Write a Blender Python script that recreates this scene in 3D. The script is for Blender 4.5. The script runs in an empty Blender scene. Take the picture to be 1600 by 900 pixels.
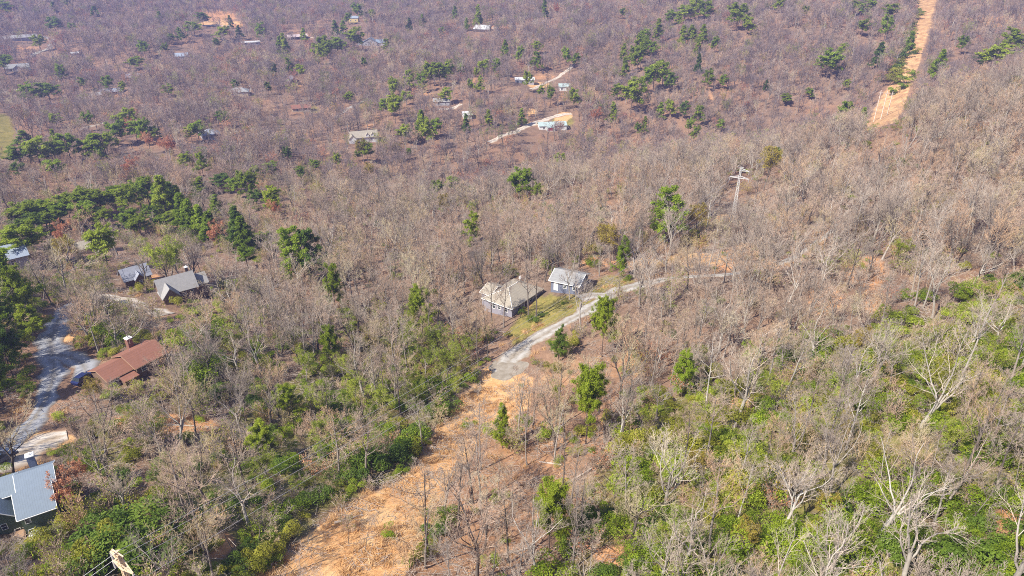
import bpy, math, random
import numpy as np
from mathutils import Vector

# ------------------------------------------------------------------ camera, light, exposure
PITCH = math.radians(28.0)
F = 1081.0                       # focal length in pixels of the 1600 px wide photograph
CAMZ = 120.0
scene = bpy.context.scene
root_col = scene.collection
cam_d = bpy.data.cameras.new('camera')
cam = bpy.data.objects.new('camera', cam_d)
root_col.objects.link(cam)
cam.location = (0, 0, CAMZ)
cam.rotation_euler = (math.radians(90) - PITCH, 0, 0)
cam_d.sensor_width = 36.0
cam_d.lens = 36.0 * F / 1600.0
cam_d.clip_start = 0.5
cam_d.clip_end = 9000
scene.camera = cam

SUN_EL = 46.0
SUN_H = np.array([-0.78, -0.62])           # horizontal direction towards the sun
SUN_H = SUN_H / np.linalg.norm(SUN_H)
world = bpy.data.worlds.new('World')
scene.world = world
world.use_nodes = True
wn = world.node_tree.nodes
bg = wn['Background']
sky = wn.new('ShaderNodeTexSky')
sky.sky_type = 'NISHITA'
sky.sun_disc = False
sky.sun_elevation = math.radians(SUN_EL)
sky.sun_rotation = math.atan2(SUN_H[0], SUN_H[1])
sky.altitude = 700
world.node_tree.links.new(sky.outputs[0], bg.inputs[0])
bg.inputs[1].default_value = 0.085
sun_d = bpy.data.lights.new('sun', 'SUN')
sun_d.energy = 5.0
sun_d.angle = math.radians(0.53)
sun_d.color = (1.0, 0.94, 0.84)
sun = bpy.data.objects.new('sun', sun_d)
root_col.objects.link(sun)
sd = Vector((-SUN_H[0] * math.cos(math.radians(SUN_EL)), -SUN_H[1] * math.cos(math.radians(SUN_EL)), -math.sin(math.radians(SUN_EL))))
sun.rotation_euler = sd.to_track_quat('-Z', 'Y').to_euler()
sun.location = (-200, -150, 400)
scene.view_settings.view_transform = 'Standard'
scene.view_settings.look = 'None'
scene.view_settings.exposure = 1.22
scene.view_settings.gamma = 1.0
scene.view_settings.use_curve_mapping = False
scene.render.engine = 'CYCLES'
cy = scene.cycles
cy.max_bounces = 4
cy.diffuse_bounces = 3
cy.glossy_bounces = 2
cy.transmission_bounces = 2
cy.volume_bounces = 0
cy.transparent_max_bounces = 4
cy.use_denoising = False
cy.use_adaptive_sampling = False
cy.caustics_reflective = False
cy.caustics_refractive = False
cy.filter_width = 1.0

HAZE_DENSITY = 0.0003

# ------------------------------------------------------------------ helpers
rng = np.random.default_rng(7)
random.seed(7)
CP, SP = math.cos(PITCH), math.sin(PITCH)

def ray(u, v):
    d = np.array([u - 800.0, F * CP + (450.0 - v) * SP, -F * SP + (450.0 - v) * CP])
    return d / np.linalg.norm(d)

def project(P):
    """world points (n,3) -> pixel u, v and range"""
    P = np.atleast_2d(np.asarray(P, float))
    x, y, z = P[:, 0], P[:, 1], P[:, 2] - CAMZ
    dep = y * CP - z * SP
    up = y * SP + z * CP
    dep = np.where(dep < 0.1, 0.1, dep)
    return 800 + F * x / dep, 450 - F * up / dep, np.sqrt(x * x + y * y + z * z)

def props(o, label=None, cat=None, group=None, kind=None):
    if label: o['label'] = label
    if cat: o['category'] = cat
    if group: o['group'] = group
    if kind: o['kind'] = kind
    return o

def link(name, data, parent=None):
    o = bpy.data.objects.new(name, data)
    root_col.objects.link(o)
    if parent is not None: o.parent = parent
    return o

def npmesh(name, V, faces_list, mats, mat_idx=None, smooth=False):
    """faces_list: list of integer arrays (n,3) or (n,4)"""
    me = bpy.data.meshes.new(name)
    V = np.asarray(V, np.float32)
    me.vertices.add(len(V))
    me.vertices.foreach_set('co', V.ravel())
    loops = np.concatenate([f.ravel() for f in faces_list]).astype(np.int32)
    tot = np.concatenate([np.full(len(f), f.shape[1], np.int32) for f in faces_list])
    start = np.concatenate([[0], np.cumsum(tot)[:-1]]).astype(np.int32)
    me.loops.add(len(loops))
    me.loops.foreach_set('vertex_index', loops)
    me.polygons.add(len(tot))
    me.polygons.foreach_set('loop_start', start)
    if mat_idx is not None:
        me.polygons.foreach_set('material_index', np.asarray(mat_idx, np.int32))
    if smooth:
        me.polygons.foreach_set('use_smooth', np.ones(len(tot), bool))
    for m in mats: me.materials.append(m)
    me.update(calc_edges=True)
    me.validate()
    return me

class MB:
    """collects boxes, bars and polygons; build() links them as one mesh object"""
    def __init__(s): s.v = []; s.f = []
    def quad(s, *pts):
        n = len(s.v); s.v += [tuple(p) for p in pts]; s.f.append(tuple(range(n, n + len(pts)))); return s
    def hexa(s, b, t):
        n = len(s.v); s.v += [tuple(p) for p in b] + [tuple(p) for p in t]
        s.f += [(n + 3, n + 2, n + 1, n), (n + 4, n + 5, n + 6, n + 7)]
        for i in range(4):
            j = (i + 1) % 4
            s.f.append((n + i, n + j, n + 4 + j, n + 4 + i))
        return s
    def box(s, x0, x1, y0, y1, z0, z1):
        return s.hexa([(x0, y0, z0), (x1, y0, z0), (x1, y1, z0), (x0, y1, z0)], [(x0, y0, z1), (x1, y0, z1), (x1, y1, z1), (x0, y1, z1)])
    def bar(s, a, b, r, r2=None, sides=4):
        a, b = Vector(a), Vector(b); d = (b - a).normalized()
        u = d.cross(Vector((0, 0, 1)) if abs(d.z) < .9 else Vector((1, 0, 0))).normalized(); w = d.cross(u)
        r2 = r if r2 is None else r2; n = len(s.v)
        for p, q in ((a, r), (b, r2)):
            for i in range(sides):
                t = 2 * math.pi * (i + .5) / sides
                s.v.append(tuple(p + (u * math.cos(t) + w * math.sin(t)) * q))
        for i in range(sides):
            j = (i + 1) % sides
            s.f.append((n + i, n + j, n + sides + j, n + sides + i))
        s.f.append(tuple(n + i for i in reversed(range(sides)))); s.f.append(tuple(n + sides + i for i in range(sides)))
        return s
    def mesh(s, name, m):
        me = bpy.data.meshes.new(name); me.from_pydata(s.v, [], s.f); me.materials.append(m); me.update(); return me
    def build(s, name, m, parent=None):
        return link(name, s.mesh(name, m), parent)

def empty(name, loc, rz=0.0):
    o = bpy.data.objects.new(name, None); root_col.objects.link(o)
    o.location = loc; o.rotation_euler = (0, 0, rz); o.empty_display_size = 0.5
    return o

# value noise -----------------------------------------------------------
_tab = np.random.default_rng(3).random((256, 256))
def vnoise(x, y):
    xi = np.floor(x).astype(int); yi = np.floor(y).astype(int)
    fx = x - xi; fy = y - yi
    fx = fx * fx * (3 - 2 * fx); fy = fy * fy * (3 - 2 * fy)
    g = lambda a, b: _tab[a & 255, b & 255]
    return (g(xi, yi) * (1 - fx) + g(xi + 1, yi) * fx) * (1 - fy) + (g(xi, yi + 1) * (1 - fx) + g(xi + 1, yi + 1) * fx) * fy
def fbm(x, y, o=4):
    s = 0; a = .5
    for i in range(o):
        s = s + a * (vnoise(x + 17.3 * i, y - 9.1 * i) - .5); x = x * 2.03; y = y * 2.03; a *= .5
    return s

def inpoly(u, v, poly):
    u = np.asarray(u, float); v = np.asarray(v, float)
    c = np.zeros(u.shape, bool); n = len(poly)
    for i in range(n):
        x1, y1 = poly[i]; x2, y2 = poly[(i + 1) % n]
        if y1 == y2: continue
        k = ((y1 > v) != (y2 > v)) & (u < (x2 - x1) * (v - y1) / (y2 - y1) + x1)
        c ^= k
    return c

# ------------------------------------------------------------------ materials
def nt(name):
    m = bpy.data.materials.new(name); m.use_nodes = True
    t = m.node_tree; b = t.nodes['Principled BSDF']
    return m, t.nodes, t.links, b

def ramp(nodes, stops):
    r = nodes.new('ShaderNodeValToRGB'); e = r.color_ramp.elements
    while len(e) < len(stops): e.new(0.5)
    for i, (p, c) in enumerate(stops):
        e[i].position = p; e[i].color = (c[0], c[1], c[2], 1)
    return r

def noise(nodes, links, scale, detail=4, coord=None, rough=.55):
    n = nodes.new('ShaderNodeTexNoise'); n.inputs['Scale'].default_value = scale
    n.inputs['Detail'].default_value = detail; n.inputs['Roughness'].default_value = rough
    if coord is not None: links.new(coord, n.inputs['Vector'])
    return n

def mixc(nodes, links, fac, a, b, mode='MIX'):
    m = nodes.new('ShaderNodeMix'); m.data_type = 'RGBA'; m.blend_type = mode
    for s, x in ((m.inputs[0], fac), (m.inputs[6], a), (m.inputs[7], b)):
        if hasattr(x, 'links') or hasattr(x, 'is_linked'): links.new(x, s)
        elif isinstance(x, (int, float)): s.default_value = x
        else: s.default_value = (*x, 1)
    return m.outputs[2]

def plain(name, c, rough=.7, var=.25, scale=1.5, metal=0.0, spec=.3, space='Object', bump=0.0, stretch=None):
    m, n, l, b = nt(name)
    tc = n.new('ShaderNodeTexCoord')
    co = tc.outputs[space]
    if stretch:
        mp = n.new('ShaderNodeMapping'); mp.inputs['Scale'].default_value = stretch
        l.new(co, mp.inputs['Vector']); co = mp.outputs[0]
    no = noise(n, l, scale, 5, co, .65)
    r = ramp(n, [(.25, [x * (1 - var) for x in c]), (.5, c), (.78, [min(1, x * (1 + var)) for x in c])])
    l.new(no.outputs[0], r.inputs[0]); l.new(r.outputs[0], b.inputs['Base Color'])
    b.inputs['Roughness'].default_value = rough; b.inputs['Metallic'].default_value = metal
    b.inputs['Specular IOR Level'].default_value = spec
    if bump:
        bp = n.new('ShaderNodeBump'); bp.inputs['Strength'].default_value = bump; bp.inputs['Distance'].default_value = .05
        l.new(no.outputs[0], bp.inputs['Height']); l.new(bp.outputs[0], b.inputs['Normal'])
    return m

def ribbed(name, c, per_m, axis='x', var=.12, rough=.5, metal=0.0, depth=.35):
    """standing seams / courses / siding: fine lines across one object axis plus weathering"""
    m, n, l, b = nt(name)
    tc = n.new('ShaderNodeTexCoord')
    w = n.new('ShaderNodeTexWave'); w.wave_type = 'BANDS'; w.bands_direction = axis.upper(); w.wave_profile = 'SAW'
    w.inputs['Scale'].default_value = per_m * .314; w.inputs['Distortion'].default_value = .2
    l.new(tc.outputs['Object'], w.inputs['Vector'])
    no = noise(n, l, .9, 6, tc.outputs['Object'], .7)
    r = ramp(n, [(.25, [x * (1 - var) for x in c]), (.55, c), (.8, [min(1, x * (1 + var)) for x in c])])
    l.new(no.outputs[0], r.inputs[0])
    rr = ramp(n, [(0, (1 - depth,) * 3), (.2, (1, 1, 1))]); l.new(w.outputs[0], rr.inputs[0])
    l.new(mixc(n, l, 1.0, r.outputs[0], rr.outputs[0], 'MULTIPLY'), b.inputs['Base Color'])
    b.inputs['Roughness'].default_value = rough; b.inputs['Metallic'].default_value = metal
    b.inputs['Specular IOR Level'].default_value = .3
    return m

def leafy(name, dark, mid, light, scale=.6, trans=.25):
    """foliage whose colour changes from plant to plant and from clump to clump"""
    m, n, l, b = nt(name)
    oi = n.new('ShaderNodeObjectInfo'); geo = n.new('ShaderNodeNewGeometry')
    no = noise(n, l, scale, 3, geo.outputs['Position'], .6)
    add = n.new('ShaderNodeMath'); add.operation = 'MULTIPLY_ADD'
    l.new(oi.outputs['Random'], add.inputs[0]); add.inputs[1].default_value = .45; l.new(no.outputs[0], add.inputs[2])
    sub = n.new('ShaderNodeMath'); sub.operation = 'MULTIPLY_ADD'
    l.new(geo.outputs['Random Per Island'], sub.inputs[0]); sub.inputs[1].default_value = .3; l.new(add.outputs[0], sub.inputs[2])
    r = ramp(n, [(.4, dark), (.85, mid), (1.0, light)])
    sc = n.new('ShaderNodeMath'); sc.operation = 'MULTIPLY'; sc.inputs[1].default_value = .9
    l.new(sub.outputs[0], sc.inputs[0]); l.new(sc.outputs[0], r.inputs[0])
    b.inputs['Roughness'].default_value = .55; b.inputs['Specular IOR Level'].default_value = .25
    l.new(r.outputs[0], b.inputs['Base Color'])
    t = n.new('ShaderNodeBsdfTranslucent'); l.new(r.outputs[0], t.inputs[0])
    ms = n.new('ShaderNodeMixShader'); ms.inputs[0].default_value = trans
    l.new(b.outputs[0], ms.inputs[1]); l.new(t.outputs[0], ms.inputs[2])
    l.new(ms.outputs[0], n['Material Output'].inputs['Surface'])
    return m

def woody(name, stops, scale=.35, amp=.5):
    """bark or twigs: tone drawn per tree, drifting slowly through the wood"""
    m, n, l, b = nt(name)
    oi = n.new('ShaderNodeObjectInfo'); geo = n.new('ShaderNodeNewGeometry')
    no = noise(n, l, scale, 3, geo.outputs['Position'], .6)
    ad = n.new('ShaderNodeMath'); ad.operation = 'MULTIPLY_ADD'
    l.new(oi.outputs['Random'], ad.inputs[0]); ad.inputs[1].default_value = amp
    k = n.new('ShaderNodeMath'); k.operation = 'MULTIPLY'; k.inputs[1].default_value = 1 - amp
    l.new(no.outputs[0], k.inputs[0]); l.new(k.outputs[0], ad.inputs[2])
    r = ramp(n, stops); l.new(ad.outputs[0], r.inputs[0])
    l.new(r.outputs[0], b.inputs['Base Color'])
    b.inputs['Roughness'].default_value = .85; b.inputs['Specular IOR Level'].default_value = .1
    return m

M = {}
M['bark'] = woody('bark', [(.15, (.085, .07, .06)), (.4, (.15, .125, .105)), (.65, (.24, .205, .175)), (.9, (.38, .34, .30))], .9, .6)
M['pale_bark'] = woody('pale_bark', [(.2, (.22, .19, .16)), (.5, (.31, .28, .24)), (.75, (.46, .425, .375))], 1.3, .35)
M['twig'] = woody('twig', [(.05, (.16, .13, .11)), (.2, (.29, .24, .20)), (.36, (.42, .345, .275)), (.5, (.50, .37, .275)), (.64, (.35, .26, .195)), (.76, (.55, .36, .225)), (.86, (.48, .40, .24)), (.95, (.57, .50, .40))], .016, .78)
M['far_twig'] = woody('far_twig', [(.05, (.115, .09, .09)), (.3, (.23, .185, .175)), (.5, (.33, .25, .22)), (.68, (.24, .18, .155)), (.82, (.42, .28, .19)), (.95, (.45, .38, .31))], .012, .7)
M['pale_twig'] = woody('pale_twig', [(.1, (.30, .24, .19)), (.5, (.43, .345, .27)), (.9, (.53, .45, .37))], .03, .7)
M['pine_bark'] = plain('pine_bark', (.14, .10, .08), .9, .3, 4, spec=.1)
M['red_bud'] = leafy('red_bud', (.30, .11, .06), (.46, .19, .10), (.56, .28, .14), .5)
M['yellow_bud'] = leafy('yellow_bud', (.17, .13, .02), (.32, .25, .035), (.42, .34, .06), .5)
M['green_bud'] = leafy('green_bud', (.16, .20, .02), (.31, .37, .034), (.42, .47, .06), .5, .5)
M['pine'] = leafy('pine_needles', (.11, .165, .010), (.235, .325, .021), (.32, .41, .034), .35, .5)
M['dark_pine'] = leafy('dark_needles', (.065, .115, .014), (.14, .215, .026), (.20, .28, .036), .35, .5)
M['light_pine'] = leafy('light_needles', (.14, .19, .012), (.28, .345, .022), (.37, .43, .04), .35, .5)
M['laurel'] = leafy('laurel_leaves', (.11, .17, .010), (.245, .33, .020), (.36, .43, .036), .25, .5)
M['olive'] = leafy('olive_leaves', (.15, .155, .016), (.31, .31, .03), (.42, .40, .058), .22, .5)
M['straw'] = leafy('dry_straw', (.40, .23, .10), (.60, .37, .165), (.72, .50, .27), .3, .3)
M['white_paint'] = plain('white_paint', (.78, .77, .74), .5, .06, 2)
M['glass'] = plain('window_glass', (.035, .045, .055), .12, .2, .6, spec=.6)
M['dark_wood'] = plain('dark_wood', (.09, .065, .055), .8, .35, 2)
M['deck_wood'] = plain('deck_wood', (.30, .19, .12), .8, .3, 2)
M['concrete'] = plain('concrete', (.42, .40, .37), .85, .15, 1.5)
M['brick'] = plain('chimney_brick', (.20, .10, .075), .85, .3, 6)
M['steel'] = plain('galvanised_steel', (.62, .60, .56), .5, .12, 1.0, metal=.25)
M['tan_steel'] = plain('weathered_steel', (.62, .47, .31), .6, .2, 1.5)
M['pole_wood'] = plain('weathered_pole', (.58, .50, .42), .8, .2, 1.2)
M['cable'] = plain('cable', (.55, .53, .5), .5, .1, 1)
M['insulator'] = plain('insulator', (.35, .33, .32), .3, .1, 3)
M['rubber'] = plain('tyre_rubber', (.02, .02, .02), .9, .2, 5)
M['rim'] = plain('wheel_rim', (.45, .45, .46), .35, .1, 5, metal=.6)
M['log'] = plain('dead_log', (.36, .30, .25), .9, .3, 3)
M['vent'] = plain('vent_pipe', (.25, .25, .25), .6, .1, 3)
M['rock'] = plain('pale_rock', (.40, .37, .34), .9, .3, 1.2, bump=.5)
# ------------------------------------------------------------------ terrain: ranges along sight lines give the relief
CTRL = [
 (0, 940, 100), (300, 940, 90), (800, 940, 86), (1200, 940, 79), (1600, 940, 72),
 (0, 830, 113), (180, 880, 97), (400, 890, 97), (600, 870, 95), (800, 890, 92), (1200, 890, 84), (1600, 890, 77),
 (0, 700, 137), (150, 700, 131), (300, 700, 126), (500, 700, 124), (700, 700, 121), (1000, 700, 111), (1300, 700, 104), (1600, 700, 97),
 (0, 580, 166), (200, 580, 153), (500, 580, 153), (795, 580, 149), (1000, 580, 139), (1300, 580, 130), (1600, 580, 121),
 (0, 450, 222), (285, 450, 207), (500, 450, 205), (800, 470, 176), (900, 455, 176), (1200, 450, 172), (1600, 450, 158),
 (0, 330, 345), (300, 330, 318), (500, 330, 300), (800, 330, 266), (1150, 335, 245), (1400, 330, 230), (1600, 330, 212),
 (0, 240, 480), (400, 240, 440), (800, 240, 450), (1300, 250, 290), (1600, 240, 245),
 (1600, 160, 300), (1340, 218, 322), (1480, 190, 310), (1200, 252, 318), (1050, 258, 312), (850, 305, 285), (650, 345, 272), (950, 282, 296),
 (1600, 118, 520), (1480, 150, 500), (1340, 194, 530), (1200, 224, 510), (1050, 232, 490), (950, 250, 462), (850, 268, 430), (650, 305, 365),
 (0, 140, 690), (400, 140, 610), (800, 140, 550), (1100, 140, 570), (1375, 185, 535), (1400, 140, 575), (1600, 110, 540),
 (0, 60, 900), (400, 60, 830), (800, 60, 730), (1200, 60, 680), (1430, 60, 680), (1600, 60, 660),
 (0, 0, 1150), (400, 0, 1080), (800, 0, 980), (1200, 0, 910), (1600, 0, 860),
 (0, -60, 1500), (400, -60, 1420), (800, -60, 1300), (1200, -60, 1200), (1600, -60, 1120),
 (0, -130, 2300), (800, -130, 2000), (1600, -130, 1800),
 (-350, 830, 108), (-350, 580, 170), (-350, 330, 350), (-350, 140, 720), (-350, 0, 1200),
 (1950, 890, 74), (1950, 580, 112), (1950, 330, 195), (1950, 160, 285), (1950, 60, 600), (1950, 0, 800),
]
cx = []
for (u, v, r) in CTRL:
    d = ray(u, v) * r; cx.append((math.atan2(d[0], d[1]), math.log(math.hypot(d[0], d[1])), d[2]))
for az in (-.9, -.45, 0, .45, .9):
    cx.append((az, math.log(18.0), -66.0 + 3 * az)); cx.append((az, math.log(36.0), -67.0 + 3 * az))
for az in (-.9, -.45, 0, .45, .9):
    cx.append((az, math.log(4200.0), 330.0))
cx = np.array(cx)
def warp(az, lr): return np.stack([az * 1.6, lr], -1)
def tpsk(r2): return np.where(r2 > 0, r2 * np.log(np.maximum(r2, 1e-12)), 0)
Pw = warp(cx[:, 0], cx[:, 1]); nC = len(Pw)
K = tpsk(((Pw[:, None] - Pw[None]) ** 2).sum(-1)) + np.eye(nC) * 0.0008
A = np.zeros((nC + 3, nC + 3)); A[:nC, :nC] = K; A[:nC, nC] = 1; A[:nC, nC + 1:] = Pw; A[nC, :nC] = 1; A[nC + 1:, :nC] = Pw.T
sol = np.linalg.solve(A, np.concatenate([cx[:, 2] / np.exp(cx[:, 1]), [0, 0, 0]]))   # slope space keeps far and near equally smooth
def tps(az, lr):
    sh = az.shape; q = warp(az.ravel(), lr.ravel()); out = np.empty(len(q))
    for i in range(0, len(q), 20000):
        b = q[i:i + 20000]
        out[i:i + 20000] = tpsk(((b[:, None] - Pw[None]) ** 2).sum(-1)) @ sol[:nC] + sol[nC] + b @ sol[nC + 1:]
    return out.reshape(sh)

AZ = np.concatenate([np.linspace(-math.pi, -1.02, 40)[:-1], np.linspace(-1.02, 1.02, 560), np.linspace(1.02, math.pi, 40)[1:]])
LR = np.linspace(math.log(4.0), math.log(4200.0), 470)
ga, gr = np.meshgrid(AZ, LR, indexing='ij')
azc = np.clip(ga, -.95, .95)
rr_ = np.exp(gr)
base = tps(azc, np.clip(gr, math.log(22.0), math.log(4200.0))) * np.clip(rr_, 22.0, None)
near = np.clip((rr_ - 20) / 40, 0, 1)
base = base * near + (-67.0) * (1 - near)
gx = np.sin(ga) * rr_; gy = np.cos(ga) * rr_
amp1 = np.clip((rr_ - 60) / 500, 0, 1)
GZ = base + CAMZ + fbm(gx / 26, gy / 26, 3) * 1.5 + amp1 * fbm(gx / 120 + 5, gy / 120, 4) * 24.0
dA = AZ; dL = LR[1] - LR[0]
def height(x, y):
    x = np.asarray(x, float); y = np.asarray(y, float)
    az = np.arctan2(x, y); lr = np.log(np.maximum(np.hypot(x, y), 4.01))
    i = np.clip(np.searchsorted(AZ, az) - 1, 0, len(AZ) - 2); fa = (az - AZ[i]) / (AZ[i + 1] - AZ[i])
    t = np.clip((lr - LR[0]) / dL, 0, len(LR) - 1.001); j = t.astype(int); fr = t - j
    return (GZ[i, j] * (1 - fa) + GZ[i + 1, j] * fa) * (1 - fr) + (GZ[i, j + 1] * (1 - fa) + GZ[i + 1, j + 1] * fa) * fr
_ts = np.exp(np.linspace(math.log(40), math.log(4000), 2400))
def at(u, v):
    """where the sight line through a photograph pixel meets the ground"""
    d = ray(u, v); p = d[None] * _ts[:, None]
    g = height(p[:, 0], p[:, 1]); below = p[:, 2] + CAMZ < g
    if not below.any(): k = len(_ts) - 1; return np.array([p[k, 0], p[k, 1], g[k]]), _ts[k]
    k = int(np.argmax(below)); t0, t1 = _ts[max(k - 1, 0)], _ts[k]
    for _ in range(18):
        tm = .5 * (t0 + t1); q = d * tm
        if q[2] + CAMZ < height(q[0], q[1]): t1 = tm
        else: t0 = tm
    q = d * t1
    return np.array([q[0], q[1], float(height(q[0], q[1]))]), t1

# --- ground zones, outlined where they lie
STRAW = [(385, 960), (405, 897), (470, 850), (520, 805), (575, 770), (630, 745), (655, 715), (690, 660), (735, 605), (757, 572), (800, 560), (832, 592), (825, 632), (785, 665), (750, 695), (715, 735), (690, 785), (660, 845), (625, 905), (600, 980)]
LITTER = [(800, 600), (880, 560), (1000, 555), (975, 640), (935, 700), (895, 760), (850, 800), (850, 870), (850, 980), (600, 980), (660, 845), (690, 785), (715, 735), (750, 695)]
LAWN = [(795, 512), (815, 488), (845, 466), (890, 462), (935, 445), (960, 452), (915, 485), (860, 512), (805, 540)]
ROW = [(1342, 215), (1392, 212), (1416, 165), (1430, 122), (1444, 80), (1458, 40), (1472, -30), (1432, -30), (1428, 30), (1419, 62), (1408, 100), (1390, 130), (1370, 160)]
FIELD = [(-60, 275), (6, 250), (24, 218), (20, 182), (0, 176), (-80, 185)]
GREEN = [(980, 640), (1100, 590), (1250, 540), (1400, 500), (1600, 430), (1900, 400), (1900, 1000), (820, 1000), (880, 830), (930, 720)]
GREEN2 = [(390, 905), (120, 900), (250, 780), (330, 690), (420, 600), (540, 560), (640, 480), (720, 520), (750, 570), (690, 650), (640, 740), (560, 770), (470, 850)]
PATCH = [  # u, v, ru, rv, kind (0 orange earth, 1 pale sand, 2 yellow grass)
 (345, 27, 24, 10, 0), (362, 38, 22, 5, 0), (318, 20, 14, 6, 0), (345, 36, 40, 3, 1), (198, 47, 18, 4, 0), (40, 75, 30, 5, 0), (745, 126, 26, 5, 0), (665, 147, 14, 5, 0), (575, 197, 14, 5, 0), (500, 240, 16, 6, 0), (470, 135, 14, 8, 0),
 (975, 12, 18, 8, 0), (1000, 10, 12, 5, 0), (850, 120, 26, 6, 0), (880, 152, 10, 8, 0), (840, 133, 18, 4, 1), (880, 183, 16, 5, 1), (500, 240, 10, 4, 0), (830, 175, 8, 5, 1), (765, 43, 16, 5, 0), (590, 70, 12, 4, 0), (550, 33, 8, 3, 2), (490, 172, 12, 6, 2), (185, 150, 18, 4, 0), (350, 105, 20, 7, 0),
 (1132, 343, 16, 7, 1), (1095, 405, 50, 10, 1), (1010, 412, 30, 8, 1), (935, 410, 30, 10, 0), (930, 398, 10, 4, 2), (960, 440, 30, 8, 2), (40, 505, 38, 16, 2), (110, 525, 10, 12, 1), (175, 707, 40, 20, 2), (25, 722, 26, 18, 1), (75, 690, 40, 16, 1), (25, 850, 22, 14, 2), (60, 848, 14, 8, 1), (230, 490, 30, 12, 1), (245, 440, 10, 10, 0), (170, 468, 24, 8, 1),
 (1290, 470, 30, 25, 0), (1370, 470, 20, 22, 0), (1350, 425, 40, 25, 0), (1130, 405, 20, 20, 0), (990, 560, 14, 30, 0), (1560, 35, 30, 12, 0), (1110, 150, 18, 6, 0), (880, 190, 20, 10, 2), (20, 390, 20, 20, 1), (820, 480, 14, 14, 0), (860, 790, 30, 30, 0), (1250, 850, 18, 14, 0), (1570, 815, 25, 20, 0),
 (250, 660, 90, 16, 0), (960, 870, 40, 16, 0), (330, 850, 30, 24, 0),
]
gv = np.stack([gx.ravel(), gy.ravel(), GZ.ravel()], 1)
pu, pv, prange = project(gv)
front = (gv[:, 1] > 5)
ju = pu + 14 * fbm(gv[:, 0] / 9, gv[:, 1] / 9, 3) * np.clip(150 / prange, .2, 1.2) * 1.6
jv = pv + 10 * fbm(gv[:, 0] / 9 + 40, gv[:, 1] / 9, 3) * np.clip(150 / prange, .2, 1.2) * 1.6
mk = {k: np.zeros(len(gv), np.float32) for k in ('straw', 'earth', 'lawn', 'green')}
def soft(poly, s=4):
    a = np.zeros(len(gv), np.float32)
    for du, dv in ((0, 0), (s, 0), (-s, 0), (0, s * .6), (0, -s * .6)):
        a += inpoly(ju + du, jv + dv, poly)
    return a / 5 * front
mk['straw'] = np.maximum(soft(STRAW), soft(ROW, 2) * (prange > 380) * .45)
mk['lawn'] = np.maximum(soft(LAWN), soft(FIELD))
mk['earth'] = soft(LITTER, 10) * .42
mk['green'] = np.maximum(soft(GREEN, 25) * .8, soft(GREEN2, 14) * .8)
for (u, v, ru, rv, k) in PATCH:
    w = np.clip(1.4 - ((ju - u) / ru) ** 2 - ((jv - v) / rv) ** 2, 0, 1) * front
    t = ('earth', 'straw', 'lawn')[k]
    mk[t] = np.maximum(mk[t], w * (.55 if v < 260 and k == 0 and (u, v) not in ((345, 27), (362, 38)) else 1))
    if k != 2: mk['green'] *= (1 - w)
nA, nL = len(AZ), len(LR)
ii, jj = np.meshgrid(np.arange(nA - 1), np.arange(nL - 1), indexing='ij')
q0 = (ii * nL + jj).ravel()
quads = np.stack([q0, q0 + 1, q0 + nL + 1, q0 + nL], 1)

mg, n, l, b = nt('forest_floor')
tc = n.new('ShaderNodeNewGeometry'); co = tc.outputs['Position']
big = noise(n, l, .035, 4, co); mid_ = noise(n, l, .22, 5, co, .65); fine = noise(n, l, 1.6, 6, co, .75)
r1 = ramp(n, [(.25, (.085, .058, .042)), (.42, (.175, .112, .076)), (.58, (.265, .170, .112)), (.78, (.37, .265, .185))])
mm = n.new('ShaderNodeMath'); mm.operation = 'MULTIPLY_ADD'; mm.inputs[1].default_value = .55
l.new(fine.outputs[0], mm.inputs[0]); m2 = n.new('ShaderNodeMath'); m2.operation = 'MULTIPLY'; m2.inputs[1].default_value = .45
l.new(mid_.outputs[0], m2.inputs[0]); l.new(m2.outputs[0], mm.inputs[2]); l.new(mm.outputs[0], r1.inputs[0])
r1b = ramp(n, [(.35, (.80, .86, .92)), (.65, (1.1, 1.0, .93))]); l.new(big.outputs[0], r1b.inputs[0])
col = mixc(n, l, 1.0, r1.outputs[0], r1b.outputs[0], 'MULTIPLY')
def mask(name, lo, hi, src, nsrc, amt):
    a = n.new('ShaderNodeAttribute'); a.attribute_name = name
    x = n.new('ShaderNodeMath'); x.operation = 'MULTIPLY_ADD'; l.new(nsrc.outputs[0], x.inputs[0]); x.inputs[1].default_value = amt
    s = n.new('ShaderNodeMath'); s.operation = 'SUBTRACT'; l.new(a.outputs['Fac'], s.inputs[0]); s.inputs[1].default_value = amt * .5
    l.new(s.outputs[0], x.inputs[2])
    mr = n.new('ShaderNodeMapRange'); mr.interpolation_type = 'SMOOTHSTEP'; mr.inputs[1].default_value = lo; mr.inputs[2].default_value = hi
    l.new(x.outputs[0], mr.inputs[0])
    z = n.new('ShaderNodeMath'); z.operation = 'MULTIPLY'; l.new(mr.outputs[0], z.inputs[0])
    g = n.new('ShaderNodeMath'); g.operation = 'GREATER_THAN'; l.new(a.outputs['Fac'], g.inputs[0]); g.inputs[1].default_value = .01
    l.new(g.outputs[0], z.inputs[1])
    return z.outputs[0]
rg = ramp(n, [(.3, (.08, .095, .02)), (.5, (.16, .17, .035)), (.7, (.28, .22, .09))]); l.new(mm.outputs[0], rg.inputs[0])
col = mixc(n, l, mask('green', .35, 1.15, None, mid_, 1.7), col, rg.outputs[0])
re = ramp(n, [(.28, (.27, .13, .06)), (.5, (.44, .225, .105)), (.72, (.54, .34, .19))]); l.new(mm.outputs[0], re.inputs[0])
col = mixc(n, l, mask('earth', .2, .75, None, mid_, .7), col, re.outputs[0])
rl = ramp(n, [(.3, (.10, .10, .028)), (.48, (.19, .165, .045)), (.6, (.28, .215, .07)), (.75, (.33, .23, .12))]); l.new(mm.outputs[0], rl.inputs[0])
col = mixc(n, l, mask('lawn', .15, 1.0, None, mid_, 1.5), col, rl.outputs[0])
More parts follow.
